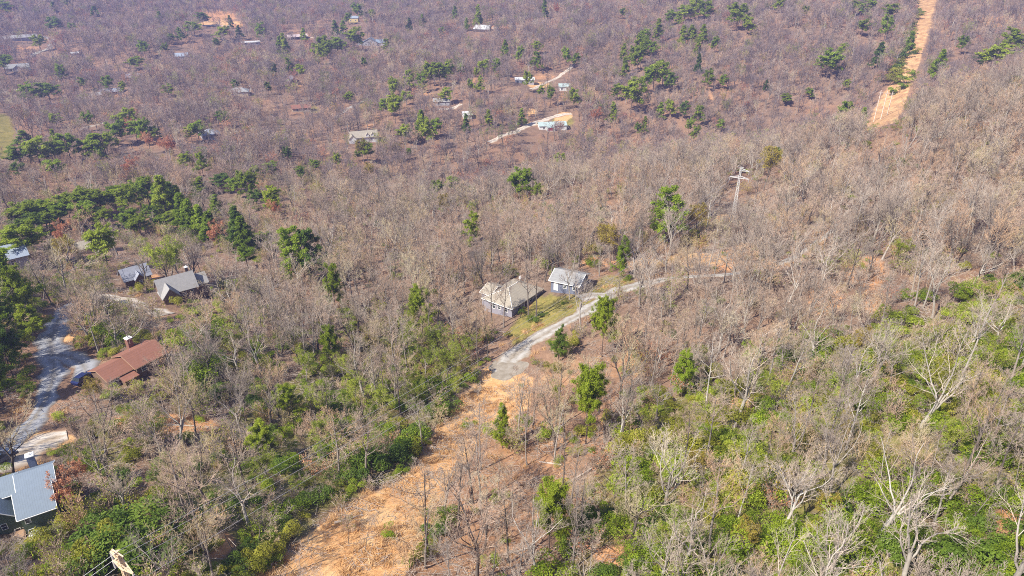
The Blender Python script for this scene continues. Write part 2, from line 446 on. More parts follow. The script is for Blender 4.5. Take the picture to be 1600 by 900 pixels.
rs = ramp(n, [(.25, (.37, .17, .072)), (.42, (.49, .26, .11)), (.55, (.555, .345, .165)), (.75, (.62, .45, .26))]); l.new(mm.outputs[0], rs.inputs[0])
col = mixc(n, l, mask('straw', .2, .6, None, mid_, .6), col, rs.outputs[0])
l.new(col, b.inputs['Base Color']); b.inputs['Roughness'].default_value = .95; b.inputs['Specular IOR Level'].default_value = .08
bp = n.new('ShaderNodeBump'); bp.inputs['Strength'].default_value = .6; bp.inputs['Distance'].default_value = .35
l.new(fine.outputs[0], bp.inputs['Height']); l.new(bp.outputs[0], b.inputs['Normal'])
me = npmesh('forest_floor', gv, [quads], [mg], smooth=True)
for k, a in mk.items():
    at_ = me.attributes.new(k, 'FLOAT', 'POINT'); at_.data.foreach_set('value', a.astype(np.float32))
props(link('hill_ground', me), 'leaf covered ridge and valley ground with an orange clearing', kind='structure')

# ------------------------------------------------------------------ roads, draped on the ground
def roadmat(name, stops, sc):
    m, n, l, b = nt(name)
    g = n.new('ShaderNodeNewGeometry')
    a = noise(n, l, sc, 6, g.outputs['Position'], .7); r = ramp(n, stops); l.new(a.outputs[0], r.inputs[0])
    ac = n.new('ShaderNodeAttribute'); ac.attribute_name = 'across'      # wheel tracks worn paler, litter along the crown and the edges
    wob = noise(n, l, .5, 4, g.outputs['Position'], .6); ad = n.new('ShaderNodeMath'); ad.operation = 'MULTIPLY_ADD'; ad.inputs[1].default_value = .7
    l.new(wob.outputs[0], ad.inputs[0]); sb = n.new('ShaderNodeMath'); sb.operation = 'SUBTRACT'; l.new(ac.outputs['Fac'], sb.inputs[0]); sb.inputs[1].default_value = .35; l.new(sb.outputs[0], ad.inputs[2])
    tr = ramp(n, [(.05, (.74, .68, .60)), (.25, (.92, .9, .88)), (.45, (1.05, 1.05, 1.05)), (.62, (.95, .93, .9)), (.85, (.70, .55, .42)), (1, (.55, .36, .24))]); l.new(ad.outputs[0], tr.inputs[0])
    l.new(mixc(n, l, 1.0, r.outputs[0], tr.outputs[0], 'MULTIPLY'), b.inputs['Base Color']); b.inputs['Roughness'].default_value = .9; b.inputs['Specular IOR Level'].default_value = .15
    return m
M['gravel'] = roadmat('gravel', [(.25, (.20, .18, .15)), (.45, (.30, .28, .25)), (.7, (.40, .385, .36))], .8)
M['pale_gravel'] = roadmat('pale_gravel', [(.25, (.34, .28, .21)), (.5, (.48, .42, .35)), (.7, (.58, .53, .46))], .5)
M['asphalt'] = roadmat('asphalt', [(.25, (.17, .175, .19)), (.5, (.27, .275, .29)), (.75, (.38, .37, .36))], .5)
ROADS = []        # sampled centre points for keeping trees off: x, y, half width
def strip(name, px, w, mat, label, lift=.12, edge=.5):
    pts = [at(u, v)[0] for (u, v) in px]
    P = [np.array(p[:2]) for p in pts]
    # Catmull-Rom
    out = []
    Q = [2 * P[0] - P[1]] + P + [2 * P[-1] - P[-2]]
    ws = w if isinstance(w, (list, tuple)) else [w] * len(P)
    for i in range(1, len(Q) - 2):
        L = np.linalg.norm(Q[i + 1] - Q[i]); k = max(2, int(L / 1.5))
        for s in range(k):
            t = s / k
            q = .5 * (2 * Q[i] + (Q[i + 1] - Q[i - 1]) * t + (2 * Q[i - 1] - 5 * Q[i] + 4 * Q[i + 1] - Q[i + 2]) * t * t + (3 * Q[i] - Q[i - 1] - 3 * Q[i + 1] + Q[i + 2]) * t ** 3)
            out.append((q, ws[i - 1] * (1 - t) + ws[i] * t))
    out.append((P[-1], ws[-1]))
    V = []; nc = 7
    for i, (q, wd) in enumerate(out):
        a = out[max(i - 1, 0)][0]; c = out[min(i + 1, len(out) - 1)][0]
        d = (c - a) / (np.linalg.norm(c - a) + 1e-9); nrm = np.array([-d[1], d[0]])
        wl = wd * (1 + edge * 2 * (vnoise(np.array(q[0] / 3), np.array(q[1] / 3)) - .5)); wr = wd * (1 + edge * 2 * (vnoise(np.array(q[0] / 3 + 9), np.array(q[1] / 3)) - .5))
        for k in range(nc):
            s = k / (nc - 1) * 2 - 1
            V.append(q + nrm * (s * .5 * (wl if s > 0 else wr)))
        ROADS.append((q[0], q[1], wd * .5))
    V = np.array(V); Z = height(V[:, 0], V[:, 1]) + lift
    col_ = np.tile(np.arange(nc), len(out)); Z = np.where((col_ == 0) | (col_ == nc - 1), Z - lift - .05, Z)
    r_, c_ = np.meshgrid(np.arange(len(out) - 1), np.arange(nc - 1), indexing='ij'); q = (r_ * nc + c_).ravel()
    me = npmesh(name, np.column_stack([V, Z]), [np.stack([q, q + nc, q + nc + 1, q + 1], 1)], [mat], smooth=True)
    ac = me.attributes.new('across', 'FLOAT', 'POINT'); ac.data.foreach_set('value', np.abs(col_ / (nc - 1.0) * 2 - 1).astype(np.float32))
    return props(link(name, me), label, kind='structure')

def disc(name, u, v, r, mat, label, lift=.16):
    p, _ = at(u, v); V = [(p[0], p[1])]; k = 40
    for ring in (.5, 1.0):
        for i in range(k):
            t = 2 * math.pi * i / k; rad = r * ring * (1 + .12 * math.sin(3 * t + 1) + .06 * math.sin(7 * t))
            V.append((p[0] + rad * math.cos(t), p[1] + rad * math.sin(t)))
    V = np.array(V); Z = height(V[:, 0], V[:, 1]) + lift; Z[k + 1:] -= lift + .05
    tri = np.array([(0, 1 + i, 1 + (i + 1) % k) for i in range(k)]); qd = np.array([(1 + i, 1 + k + i, 1 + k + (i + 1) % k, 1 + (i + 1) % k) for i in range(k)])
    ROADS.append((p[0], p[1], r))
    return props(link(name, npmesh(name, np.column_stack([V, Z]), [tri, qd], [mat], smooth=True)), label, kind='structure')

strip('gravel_road', [(783, 583), (800, 560), (826, 538), (866, 514), (910, 490), (945, 466), (985, 449), (1040, 437), (1090, 432), (1150, 428), (1200, 418), (1240, 402), (1277, 378), (1318, 347)], [7, 6, 5, 4.6, 4.8, 5.5, 5, 3.6, 2.8, 2.8, 2.4, 2.4, 2.4, 2.2], M['gravel'], 'pale gravel road running up the ridge past the houses')
disc('gravel_turnaround', 792, 577, 4.6, M['gravel'], 'round gravel turnaround at the end of the ridge road')
strip('garage_apron', [(905, 467), (925, 462), (948, 462)], 4.5, M['gravel'], 'gravel apron in front of the detached garage', .17)
strip('asphalt_road', [(-40, 745), (10, 705), (45, 665), (68, 630), (82, 596), (84, 560), (80, 530), (92, 500), (105, 480), (140, 463)], [4, 4, 3.6, 3.6, 4.4, 6.4, 7, 5, 3.6, 3.2], M['asphalt'], 'grey asphalt lane winding between the houses on the left')
strip('asphalt_drive', [(86, 556), (110, 560), (130, 572), (137, 592)], [6, 5, 5, 4.5], M['asphalt'], 'asphalt driveway to the brown roofed house', .18)
strip('sandy_drive', [(140, 463), (185, 466), (225, 480), (262, 492)], [4, 4.5, 5, 7], M['pale_gravel'], 'pale drive below the grey gabled house')
strip('sandy_yard', [(-20, 735), (30, 712), (70, 690), (105, 680)], [6, 7, 6, 4], M['pale_gravel'], 'pale dirt yard behind the metal roofed house')
strip('dirt_lane', [(764, 223), (800, 208), (833, 194), (872, 181), (893, 178)], 4.2, M['pale_gravel'], 'pale lane leading to the green roofed house', .3)
strip('dirt_lane', [(830, 140), (850, 131), (870, 122), (895, 103)], 4.0, M['pale_gravel'], 'pale lane climbing past the long roofed house', .3)
strip('dirt_lane', [(524, 184), (540, 173), (572, 157)], 3.6, M['gravel'], 'grey lane on the far slope', .3)
strip('dirt_lane', [(55, 57), (72, 58), (82, 64), (78, 74), (60, 82), (45, 90)], 6.5, M['gravel'], 'curving grey lane high on the far left slope', .3)
strip('dirt_lane', [(125, 203), (145, 197), (166, 191)], 3.4, M['pale_gravel'], 'short pale lane in the left valley', .3)
strip('dirt_lane', [(-10, 146), (15, 143), (32, 140)], 4, M['pale_gravel'], 'pale lane at the far left edge', .3)
strip('dirt_lane', [(335, 220), (352, 210), (372, 205)], 3.6, M['pale_gravel'], 'pale lane beside the blue grey house', .3)
strip('dirt_lane', [(685, 171), (705, 170), (720, 163)], 4.5, M['pale_gravel'], 'pale drive in the middle of the far slope', .3)
strip('dirt_lane', [(480, 60), (505, 56), (530, 51), (545, 50)], 4, M['pale_gravel'], 'pale drive beside the long pink roofed house', .3)
strip('dirt_lane', [(768, 44), (785, 43), (812, 43)], 4, M['pale_gravel'], 'pale drive beside the white house on the far slope', .3)
strip('dirt_lane', [(300, 39), (330, 40), (362, 40)], 5, M['pale_gravel'], 'pale track under the orange earth cut', .3)
# ------------------------------------------------------------------ houses
def rmat(k, c, per=3.2, axis='y', metal=0.0, rough=.8, depth=.3, var=.16):
    M[k] = ribbed(k, c, per, axis, var, rough, metal, depth)
rmat('tan_shingle', (.29, .255, .20), 3.5, 'z', depth=.25)
rmat('pale_shingle', (.24, .24, .235), 3.5, 'z', depth=.2)
rmat('grey_shingle', (.26, .25, .24), 3.5, 'z', depth=.25)
rmat('brown_shingle', (.22, .098, .065), 3.5, 'z', depth=.22)
rmat('blue_metal', (.165, .205, .25), 2.4, 'x', 0, .55, .25, .10)
rmat('pale_metal', (.25, .29, .345), 2.4, 'x', 0, .55, .25, .12)
rmat('green_metal', (.37, .45, .42), 2.0, 'x', .1, .5, .25)
rmat('pink_roof', (.46, .36, .335), 2.5, 'x', 0, .6, .2)
rmat('white_roof', (.46, .455, .44), 2.5, 'x', 0, .6, .2)
rmat('slate_roof', (.24, .25, .29), 3.0, 'z', depth=.25)
rmat('blue_siding', (.15, .165, .22), 5.0, 'z', depth=.3, var=.1)
rmat('lavender_siding', (.25, .24, .275), 5.0, 'z', depth=.25, var=.1)
rmat('green_siding', (.105, .14, .09), 5.0, 'z', depth=.3, var=.12)
rmat('tan_siding', (.45, .36, .26), 5.0, 'z', depth=.25, var=.12)
rmat('brown_siding', (.16, .105, .075), 4.0, 'z', depth=.3, var=.15)
rmat('white_siding', (.66, .65, .62), 5.0, 'z', depth=.2, var=.08)
rmat('yellow_siding', (.55, .42, .20), 5.0, 'z', depth=.2, var=.08)
rmat('grey_siding', (.32, .32, .34), 5.0, 'z', depth=.25, var=.1)

KEEP = []        # x, y, radius kept clear of trunks
def slab(mb, p0, p1, p2, p3, th):
    """roof plane p0..p3 (eave, eave, ridge, ridge) given a thickness"""
    b = [Vector(p) for p in (p0, p1, p2, p3)]
    n = (b[1] - b[0]).cross(b[3] - b[0]).normalized()
    if n.z < 0: n = -n
    lo = [p - n * th for p in b]
    if (b[1] - b[0]).cross(b[3] - b[0]).z > 0: mb.hexa(lo, b)
    else: mb.hexa(list(reversed(lo)), list(reversed(b)))

def house(name, label, corner, ang, blocks, wallm, roofm, windows=(), doors=(), chimney=None, deck=None, cat='house', base=None, scale=1.0, trim=None):
    """corner: pixel of the near corner of the footprint; local x runs along the front to the right, local y away.
    block: x0, x1, y0, y1, floor, eave, ridge rise, ridge axis ('x', 'y', 'hipx', 'hipy', 'shedx+', 'shedy-'), overhang"""
    p = base if base is not None else at(*corner)[0]
    r = empty(name, tuple(p), ang); r.scale = (scale,) * 3; props(r, label, cat)
    W = MB(); R = MB(); T = MB()
    for (x0, x1, y0, y1, z0, z1, rise, ax, oh) in blocks:
        zb = min(z0, 0) - 3.0 if z0 <= 0.01 else z0
        W.box(x0, x1, y0, y1, zb, z1)
        th = .22; xm, ym = (x0 + x1) / 2, (y0 + y1) / 2
        if ax in ('x', 'y'):
            if ax == 'x':
                dz = rise * oh / (ym - y0)
                W.hexa([(x0, y0, z1), (x1, y0, z1), (x1, y1, z1), (x0, y1, z1)], [(x0, ym - .02, z1 + rise - .1), (x1, ym - .02, z1 + rise - .1), (x1, ym + .02, z1 + rise - .1), (x0, ym + .02, z1 + rise - .1)])
                slab(R, (x0 - oh, y0 - oh, z1 - dz + .12), (x1 + oh, y0 - oh, z1 - dz + .12), (x1 + oh, ym, z1 + rise + .12), (x0 - oh, ym, z1 + rise + .12), th)
                slab(R, (x1 + oh, y1 + oh, z1 - dz + .12), (x0 - oh, y1 + oh, z1 - dz + .12), (x0 - oh, ym + .003, z1 + rise + .118), (x1 + oh, ym + .003, z1 + rise + .118), th)
                if trim:
                    for xx in (x0 - oh - .04, x1 + oh + .04):
                        T.bar((xx, y0 - oh, z1 - dz), (xx, ym, z1 + rise), .1); T.bar((xx, y1 + oh, z1 - dz), (xx, ym, z1 + rise), .1)
                    T.bar((x0 - oh, y0 - oh - .05, z1 - dz), (x1 + oh, y0 - oh - .05, z1 - dz), .09)
            else:
                dz = rise * oh / (xm - x0)
                W.hexa([(x0, y0, z1), (x1, y0, z1), (x1, y1, z1), (x0, y1, z1)], [(xm - .02, y0, z1 + rise - .1), (xm + .02, y0, z1 + rise - .1), (xm + .02, y1, z1 + rise - .1), (xm - .02, y1, z1 + rise - .1)])
                slab(R, (x0 - oh, y1 + oh, z1 - dz + .12), (x0 - oh, y0 - oh, z1 - dz + .12), (xm, y0 - oh, z1 + rise + .12), (xm, y1 + oh, z1 + rise + .12), th)
                slab(R, (x1 + oh, y0 - oh, z1 - dz + .12), (x1 + oh, y1 + oh, z1 - dz + .12), (xm + .003, y1 + oh, z1 + rise + .118), (xm + .003, y0 - oh, z1 + rise + .118), th)
                if trim:
                    yy = y0 - oh - .04
                    T.bar((x0 - oh, yy, z1 - dz), (xm, yy, z1 + rise), .1); T.bar((x1 + oh, yy, z1 - dz), (xm, yy, z1 + rise), .1)
        elif ax.startswith('hip'):
            X0, X1, Y0, Y1 = x0 - oh, x1 + oh, y0 - oh, y1 + oh; ze = z1 - .1
            if ax == 'hipx':
                h = min((Y1 - Y0) / 2, (X1 - X0) / 2 - .2); a = (X0 + h, ym, z1 + rise); c = (X1 - h, ym, z1 + rise)
                fs = [[(X0, Y0, ze), (X1, Y0, ze), c, a], [(X1, Y1, ze), (X0, Y1, ze), a, c], [(X0, Y1, ze), (X0, Y0, ze), a], [(X1, Y0, ze), (X1, Y1, ze), c]]
            else:
                h = min((X1 - X0) / 2, (Y1 - Y0) / 2 - .2); a = (xm, Y0 + h, z1 + rise); c = (xm, Y1 - h, z1 + rise)
                fs = [[(X1, Y0, ze), (X1, Y1, ze), c, a], [(X0, Y1, ze), (X0, Y0, ze), a, c], [(X0, Y0, ze), (X1, Y0, ze), a], [(X1, Y1, ze), (X0, Y1, ze), c]]
            for f in fs: R.quad(*f)
            R.quad((X0, Y1, ze - .18), (X1, Y1, ze - .18), (X1, Y0, ze - .18), (X0, Y0, ze - .18))
            for p0, p1 in (((X0, Y0), (X1, Y0)), ((X1, Y0), (X1, Y1)), ((X1, Y1), (X0, Y1)), ((X0, Y1), (X0, Y0))):
                R.quad((*p0, ze - .18), (*p1, ze - .18), (*p1, ze), (*p0, ze))
            if trim:
                for cn in ((X0, Y0), (X1, Y0)): T.bar((*cn, ze + .03), (a[0], a[1], a[2] + .03), .07)
                T.bar((a[0], a[1], a[2] + .03), (c[0], c[1], c[2] + .03), .07)
                T.bar((X0, Y0 - .05, ze - .08), (X1, Y0 - .05, ze - .08), .09)
        elif ax.startswith('shed'):
            lo, hi = z1, z1 + rise
            zs = {'shedx+': (lo, hi, hi, lo), 'shedx-': (hi, lo, lo, hi), 'shedy+': (lo, lo, hi, hi), 'shedy-': (hi, hi, lo, lo)}[ax]
            W.hexa([(x0, y0, z1 - .01), (x1, y0, z1 - .01), (x1, y1, z1 - .01), (x0, y1, z1 - .01)], [(x0, y0, zs[0] + .02), (x1, y0, zs[1] + .02), (x1, y1, zs[2] + .02), (x0, y1, zs[3] + .02)])
            X0, X1, Y0, Y1 = x0 - oh, x1 + oh, y0 - oh, y1 + oh
            q = [(X0, Y0, zs[0] + .05), (X1, Y0, zs[1] + .05), (X1, Y1, zs[2] + .05), (X0, Y1, zs[3] + .05)]
            R.hexa(q, [(a, b_, c_ + .2) for a, b_, c_ in q])
    W.build('wall', wallm, r)
    ro = R.build('roof', roofm, r)
    if T.v: T.build('eave_trim', trim, r)
    if base is None:
        x0, x1, y0, y1, z0, z1, rise, ax, oh = blocks[0]
        for fx, fy in ((.3, .62), (.72, .66)):
            vx, vy = x0 + (x1 - x0) * fx, y0 + (y1 - y0) * fy; MB().bar((vx, vy, z1 + rise * .3), (vx, vy, z1 + rise * .8 + .35), .07, sides=8).build('vent', M['vent'], ro)
    def opening(kind, x, y, face, w, h, z, fm, pm, pname):
        fr = MB(); pn = MB(); t = .09
        def bx(mb, a0, a1, zz0, zz1, d0, d1):
            if face == 'f': mb.box(x + a0, x + a1, y - d1, y - d0, zz0, zz1)
            elif face == 'r': mb.box(x + d0, x + d1, y + a0, y + a1, zz0, zz1)
            elif face == 'l': mb.box(x - d1, x - d0, y + a0, y + a1, zz0, zz1)
        for a0, a1, c0, c1 in ((-w / 2 - t, w / 2 + t, z + h, z + h + t), (-w / 2 - t, w / 2 + t, z - t, z), (-w / 2 - t, -w / 2, z, z + h), (w / 2, w / 2 + t, z, z + h)):
            bx(fr, a0, a1, c0, c1, .003, .07)
        bx(pn, -w / 2, w / 2, z, z + h, .004, .03)
        if kind == 'window':
            bx(fr, -w / 2, w / 2, z + h * .5 - .03, z + h * .5 + .03, .031, .06)
        f = fr.build(kind, fm, r); pn.build(pname, pm, f)
    for (x, y, face, w, h, z) in windows: opening('window', x, y, face, w, h, z, M['white_paint'], M['glass'], 'pane')
    for (x, y, face, w, h, z, pm) in doors: opening('door', x, y, face, w, h, z, M['white_paint'], pm, 'panel')
    if chimney:
        x, y, z0, z1, w, cm = chimney
        c = MB().box(x - w / 2, x + w / 2, y - w / 2, y + w / 2, z0, z1).build('chimney', cm, ro)
        MB().box(x - w / 2 - .15, x + w / 2 + .15, y - w / 2 - .15, y + w / 2 + .15, z1, z1 + .18).bar((x, y, z1 + .17), (x, y, z1 + .65), .22, sides=8).build('chimney_cap', M['white_paint'], r)
    if deck:
        x0, x1, y0, y1, z = deck; d = MB().box(x0, x1, y0, y1, z - .2, z); 
        for xx in (x0 + .1, (x0 + x1) / 2, x1 - .1):
            for yy in (y0 + .1, y1 - .1): d.box(xx - .08, xx + .08, yy - .08, yy + .08, z - 4.5, z - .21)
        d.build('deck', M['deck_wood'], r)
        rl = MB(); 
        for a, c in (((x0, y0), (x1, y0)), ((x1, y0), (x1, y1)), ((x0, y0), (x0, y1))):
            rl.bar((*a, z + .95), (*c, z + .95), .05)
            L = math.hypot(c[0] - a[0], c[1] - a[1]); k = max(2, int(L / .5))
            for i in range(k + 1):
                s = i / k; rl.bar((a[0] + (c[0] - a[0]) * s, a[1] + (c[1] - a[1]) * s, z), (a[0] + (c[0] - a[0]) * s, a[1] + (c[1] - a[1]) * s, z + .93), .025)
        rl.build('deck_railing', M['dark_wood'], r)
    ca, sa = math.cos(ang), math.sin(ang)
    for (x0, x1, y0, y1, *_r) in blocks:
        X, Y = (x0 + x1) / 2 * scale, (y0 + y1) / 2 * scale
        KEEP.append((p[0] + ca * X - sa * Y, p[1] + sa * X + ca * Y, .6 * scale * math.hypot(x1 - x0, y1 - y0) + .8))
        KEEP.append((p[0] + ca * X - sa * Y + SUN_H[0] * 7, p[1] + sa * X + ca * Y + SUN_H[1] * 7, .5 * scale * math.hypot(x1 - x0, y1 - y0) + .5))
    return r

# the two on the ridge
house('ranch_house', 'tan hip roofed ranch house with lavender grey walls beside the gravel road', (800, 496), math.radians(-37),
      [(-8.6, 0, 0, 12.5, 0, 2.7, 2.3, 'hipy', .5), (-11.2, -8.6, 2.2, 7.8, 0, 2.6, 1.2, 'x', .4)], M['lavender_siding'], M['tan_shingle'],
      windows=[(-1.8, 0, 'f', .9, 1.2, 1.0), (-3.9, 0, 'f', .8, 1.1, 1.0), (-5.6, 0, 'f', .8, 1.7, .7), (0, 3, 'r', 1.2, 1.2, 1.0), (0, 8, 'r', 1.2, 1.2, 1.0)],
      doors=[(0, 5.6, 'r', .95, 2.05, .05, M['dark_wood'])], trim=M['white_paint'], chimney=(-5.6, 10.9, 3.2, 4.5, .3, M['vent']))
house('garage', 'detached garage with pale streaked gable roof and blue grey walls', (903, 461), math.radians(-26),
      [(-7.4, 0, 0, 7.2, 0, 2.7, 1.5, 'x', .45)], M['blue_siding'], M['pale_shingle'],
      windows=[(-3.6, 0, 'f', .8, .75, 1.1), (-1.1, 0, 'f', .8, .75, 1.1)],
      doors=[(-6.0, 0, 'f', 1.0, 2.1, .1, M['white_paint']), (0, 3.6, 'r', 3.4, 2.2, .1, M['grey_siding'])], cat='garage', trim=M['white_paint'])

# the four on the left slope
house('metal_roofed_house', 'large green sided house with pale blue standing seam metal roofs', (97, 823), math.radians(32),
      [(-6.0, 0, 0, 8.6, 0, 5.9, 3.0, 'x', .5), (-5.4, .9, 4.9, 11.6, 0, 8.7, 1.8, 'x', .4), (-15.5, -6.0, 2.2, 11, 0, 4.6, 4.2, 'y', .5), (-11.5, -5.9, 7.0, 13.6, 0, 7.4, 2.2, 'x', .5)], M['green_siding'], M['blue_metal'],
      windows=[(-4.9, 0, 'f', .9, 1.4, 3.9), (-5.0, 0, 'f', .9, 1.3, .8), (-.9, 0, 'f', .9, 1.3, 1.2), (-9.3, 2.2, 'f', .9, 1.4, 2.6), (-12.3, 2.2, 'f', .9, 1.4, 2.6), (-7.5, 2.2, 'f', .9, 1.3, .4), (0, 3, 'r', 1, 1.3, 3.4), (0, 6, 'r', 1, 1.3, 3.4)],
      chimney=(-2.6, 12.2, 7.5, 11.6, 1.3, M['blue_siding']), deck=(-10.5, -6.2, -1.6, 2.1, 1.2), scale=.61, trim=M['white_paint'])
house('brown_roofed_house', 'brown shingle roofed house with a white capped chimney by the asphalt drive', (190, 602), math.radians(58),
      [(4.6, 13.0, -.2, 9.4, 0, 3.0, 2.0, 'x', .6), (-2.2, 4.6, 1.2, 9.2, 0, 2.4, 1.6, 'x', .5), (.4, 4.0, -1.6, 1.2, 0, 1.2, .6, 'shedy+', .2)], M['brown_siding'], M['brown_shingle'],
      windows=[(6.5, -.2, 'f', 1.2, 1.2, .9), (9.8, -.2, 'f', 1.4, 1.2, .9), (13.0, 3.5, 'r', 1.2, 1.2, .9), (-.4, 1.2, 'f', 1.2, 1, .8)],
      chimney=(9.6, 10.2, 0, 5.7, 1.4, M['brick']), deck=(13.2, 16.4, .5, 7.5, .4), scale=.72, trim=M['deck_wood'])
house('grey_gabled_house', 'steep grey roofed house with a dormer beside the lichen green oak', (268, 474), math.radians(38),
      [(-2.5, 10.5, 1.5, 10.2, 0, 3.6, 4.6, 'x', .5), (-2.6, 3.2, -1.6, 5.6, 0, 3.4, 3.4, 'y', .4), (10.5, 15, 3.6, 10.5, 0, 3.0, 3.0, 'x', .4)], M['brown_siding'], M['grey_shingle'],
      windows=[(.3, -1.6, 'f', 1.1, 1.3, 1.0), (5.5, 1.5, 'f', 1.2, 1.3, 1.0), (8.2, 1.5, 'f', 1.2, 1.3, 1.0), (15, 6, 'r', 1.1, 1.2, 1.0)],
      chimney=(9.2, 7.6, 5.0, 9.4, 1.0, M['dark_wood']), scale=.66)
house('grey_cottage', 'small slate grey cottage half hidden just left of the steep grey house', (207, 447), math.radians(42),
      [(-2, 7, 0, 7, 0, 2.8, 3.2, 'x', .5), (1.2, 4.6, -1.6, 2.8, 0, 2.7, 2.0, 'y', .3)], M['brown_siding'], M['slate_roof'], windows=[(2.9, -1.6, 'f', 1.0, 1.2, .9), (5.8, 0, 'f', 1.0, 1.2, .9)], scale=.72)
house('blue_grey_house', 'pale blue grey roof at the far left edge beneath the round pines', (-16, 428), math.radians(40), [(-3, 9.5, 0, 8, 0, 3.0, 2.4, 'x', .5)], M['grey_siding'], M['pale_metal'], windows=[(6, 0, 'f', 1.2, 1.2, 1), (9.5, 4, 'r', 1.2, 1.2, 1)])
house('tan_house', 'tan roofed house behind the flat topped yellow green pine', (140, 396), math.radians(38), [(-3.5, 9, 0, 8, 0, 3.2, 2.6, 'x', .5), (-4.8, -3.5, 2, 6, 0, 3.6, 2.0, 'x', .3)], M['tan_siding'], M['tan_shingle'], windows=[(1, 0, 'f', 1.2, 1.2, 1), (5, 0, 'f', 1.2, 1.2, 1)], scale=.62)

def far_house(name, label, u, v, wpx, dep, ang, wallm, roofm, eave=2.8, rise=1.8, ax='x', extra=(), wins=2, doors=()):
    """(u, v): pixel of the middle of the front wall's foot; wpx: width in the photograph"""
    p, R = at(u, v); w = wpx * R / F; w = max(6.0, w)
    bl = [(-w / 2, w / 2, 0, dep, 0, eave, rise, ax, .5)] + [tuple(e) for e in extra]
    ws = [((i + .5) / wins * w - w / 2, 0, 'f', 1.2, 1.3, .9) for i in range(wins)] + [(w / 2, dep / 2, 'r', 1.1, 1.2, .9)]
    return house(name, label, None, math.radians(ang) - math.atan2(p[0], p[1]), bl, wallm, roofm, windows=ws, base=p, doors=doors)
far_house('twin_gabled_house', 'cream house with tan dormered roof in the middle of the valley', 570, 222, 40, 8, 6, M['white_siding'], M['tan_shingle'], 3.2, 3.0, extra=[(-9.8, -5.2, -2.4, 5.6, 0, 3.0, 2.4, 'y', .3), (1.0, 3.0, -.2, 3.0, 3.2, 4.4, 1.0, 'y', .2), (4.2, 6.2, -.2, 3.0, 3.2, 4.4, 1.0, 'y', .2)])
far_house('green_roofed_house', 'white walled house with pale green roof and red porch below the pale lane', 864, 203, 42, 8, 12, M['white_siding'], M['green_metal'], 3.0, 1.7, extra=[(-4.6, 1.0, -2.2, 0, 0, 2.2, .5, 'shedy+', .2)], wins=3, doors=[(-2.0, -2.2, 'f', 3.6, 1.9, .1, plain('porch_red', (.22, .03, .03), .7))])
far_house('long_roofed_house', 'long low pale roofed house beside the climbing lane', 820, 131, 28, 7, 4, M['grey_siding'], M['white_roof'], 3.0, 1.4, wins=4)
far_house('white_house', 'two tiered white roofed house standing alone high on the far slope', 753, 49, 22, 10, -14, M['dark_wood'], M['white_roof'], 3.6, 2.2, extra=[(-8.5, 8.5, -3.6, 0, 0, 2.4, 1.0, 'shedy+', .4)], wins=3)
far_house('pink_roofed_house', 'long house with pinkish metal roof on the far slope', 466, 62, 27, 9, 10, M['dark_wood'], M['pink_roof'], 3.0, 1.9, wins=4)
far_house('blue_roofed_house', 'rambling blue grey roofed house below the yellow walled one', 578, 72, 22, 9, -12, M['grey_siding'], M['blue_metal'], 3.6, 4.0, 'y', extra=[(6, 15, 1, 9, 0, 3.2, 2.6, 'x', .4), (-13, -8, 2, 8, 0, 3, 2.4, 'y', .4)])
far_house('yellow_house', 'yellow walled house with blue grey roof high on the far slope', 552, 34, 14, 9, -10, M['yellow_siding'], M['pale_metal'], 4.0, 2.0)
far_house('pale_cottage', 'small pale roofed cottage behind a pine in the middle of the valley', 731, 186, 12, 7, 10, M['white_siding'], M['white_roof'], 2.8, 1.8)
far_house('grey_bungalow', 'grey roofed bungalow on the left side of the far slope with pale drive', 373, 150, 26, 9, -8, M['tan_siding'], M['pale_shingle'], 3.0, 2.4, 'hipx')
far_house('dark_cabin', 'dark brown gabled cabin on orange ground in the far slope', 461, 133, 14, 8, 16, M['brown_siding'], M['slate_roof'], 3.2, 3.2, 'y')
far_house('brown_bungalow', 'low brown roofed bungalow on the slope below the dark cabin', 472, 175, 26, 8, 4, M['tan_siding'], M['brown_shingle'], 2.8, 1.6)
far_house('slate_house', 'slate blue roofed house in bare trees left of the far pines', 284, 93, 16, 8, -8, M['grey_siding'], M['pale_metal'], 3.0, 2.4)
far_house('flat_roofed_house', 'long flat pale roof on the far slope left of the pink roofed house', 393, 71, 24, 8, 4, M['grey_siding'], M['white_roof'], 3.0, .8, wins=3)
far_house('white_cottage', 'white gabled cottage at the far left of the valley', 28, 112, 26, 9, -6, M['white_siding'], M['pale_shingle'], 3.2, 2.6, extra=[(-3, 3, -2, 4, 0, 3.0, 2.2, 'y', .3)])
far_house('grey_lodge', 'broad grey roofed house at the far upper left by the curving lane', 34, 64, 34, 10, 4, M['grey_siding'], M['grey_shingle'], 3.2, 2.2, wins=3)
far_house('white_shed', 'tiny white roofed shed below the curving far lane', 119, 88, 10, 6, 0, M['white_siding'], M['white_roof'], 2.6, 1.0, wins=1)
far_house('dark_roofed_house', 'dark roofed house among bare trees in the left valley', 175, 149, 24, 8, -4, M['brown_siding'], M['slate_roof'], 2.8, 1.8)
far_house('white_outbuilding', 'small white outbuilding left of the dark roofed valley house', 153, 154, 9, 6, 6, M['white_siding'], M['white_roof'], 2.6, 1.6, wins=1)
far_house('blue_slate_house', 'blue slate roofed house behind the valley pines', 331, 218, 24, 9, 8, M['grey_siding'], M['slate_roof'], 3.0, 2.6, 'hipx')
far_house('grey_ranch', 'low grey roofed house by the pale drive in the far slope', 690, 165, 24, 8, -3, M['grey_siding'], M['grey_shingle'], 2.8, 1.6)
far_house('hidden_green_house', 'pale green roofed house behind pines above the red porched one', 882, 142, 16, 8, 4, M['white_siding'], M['green_metal'], 3.0, 1.8)
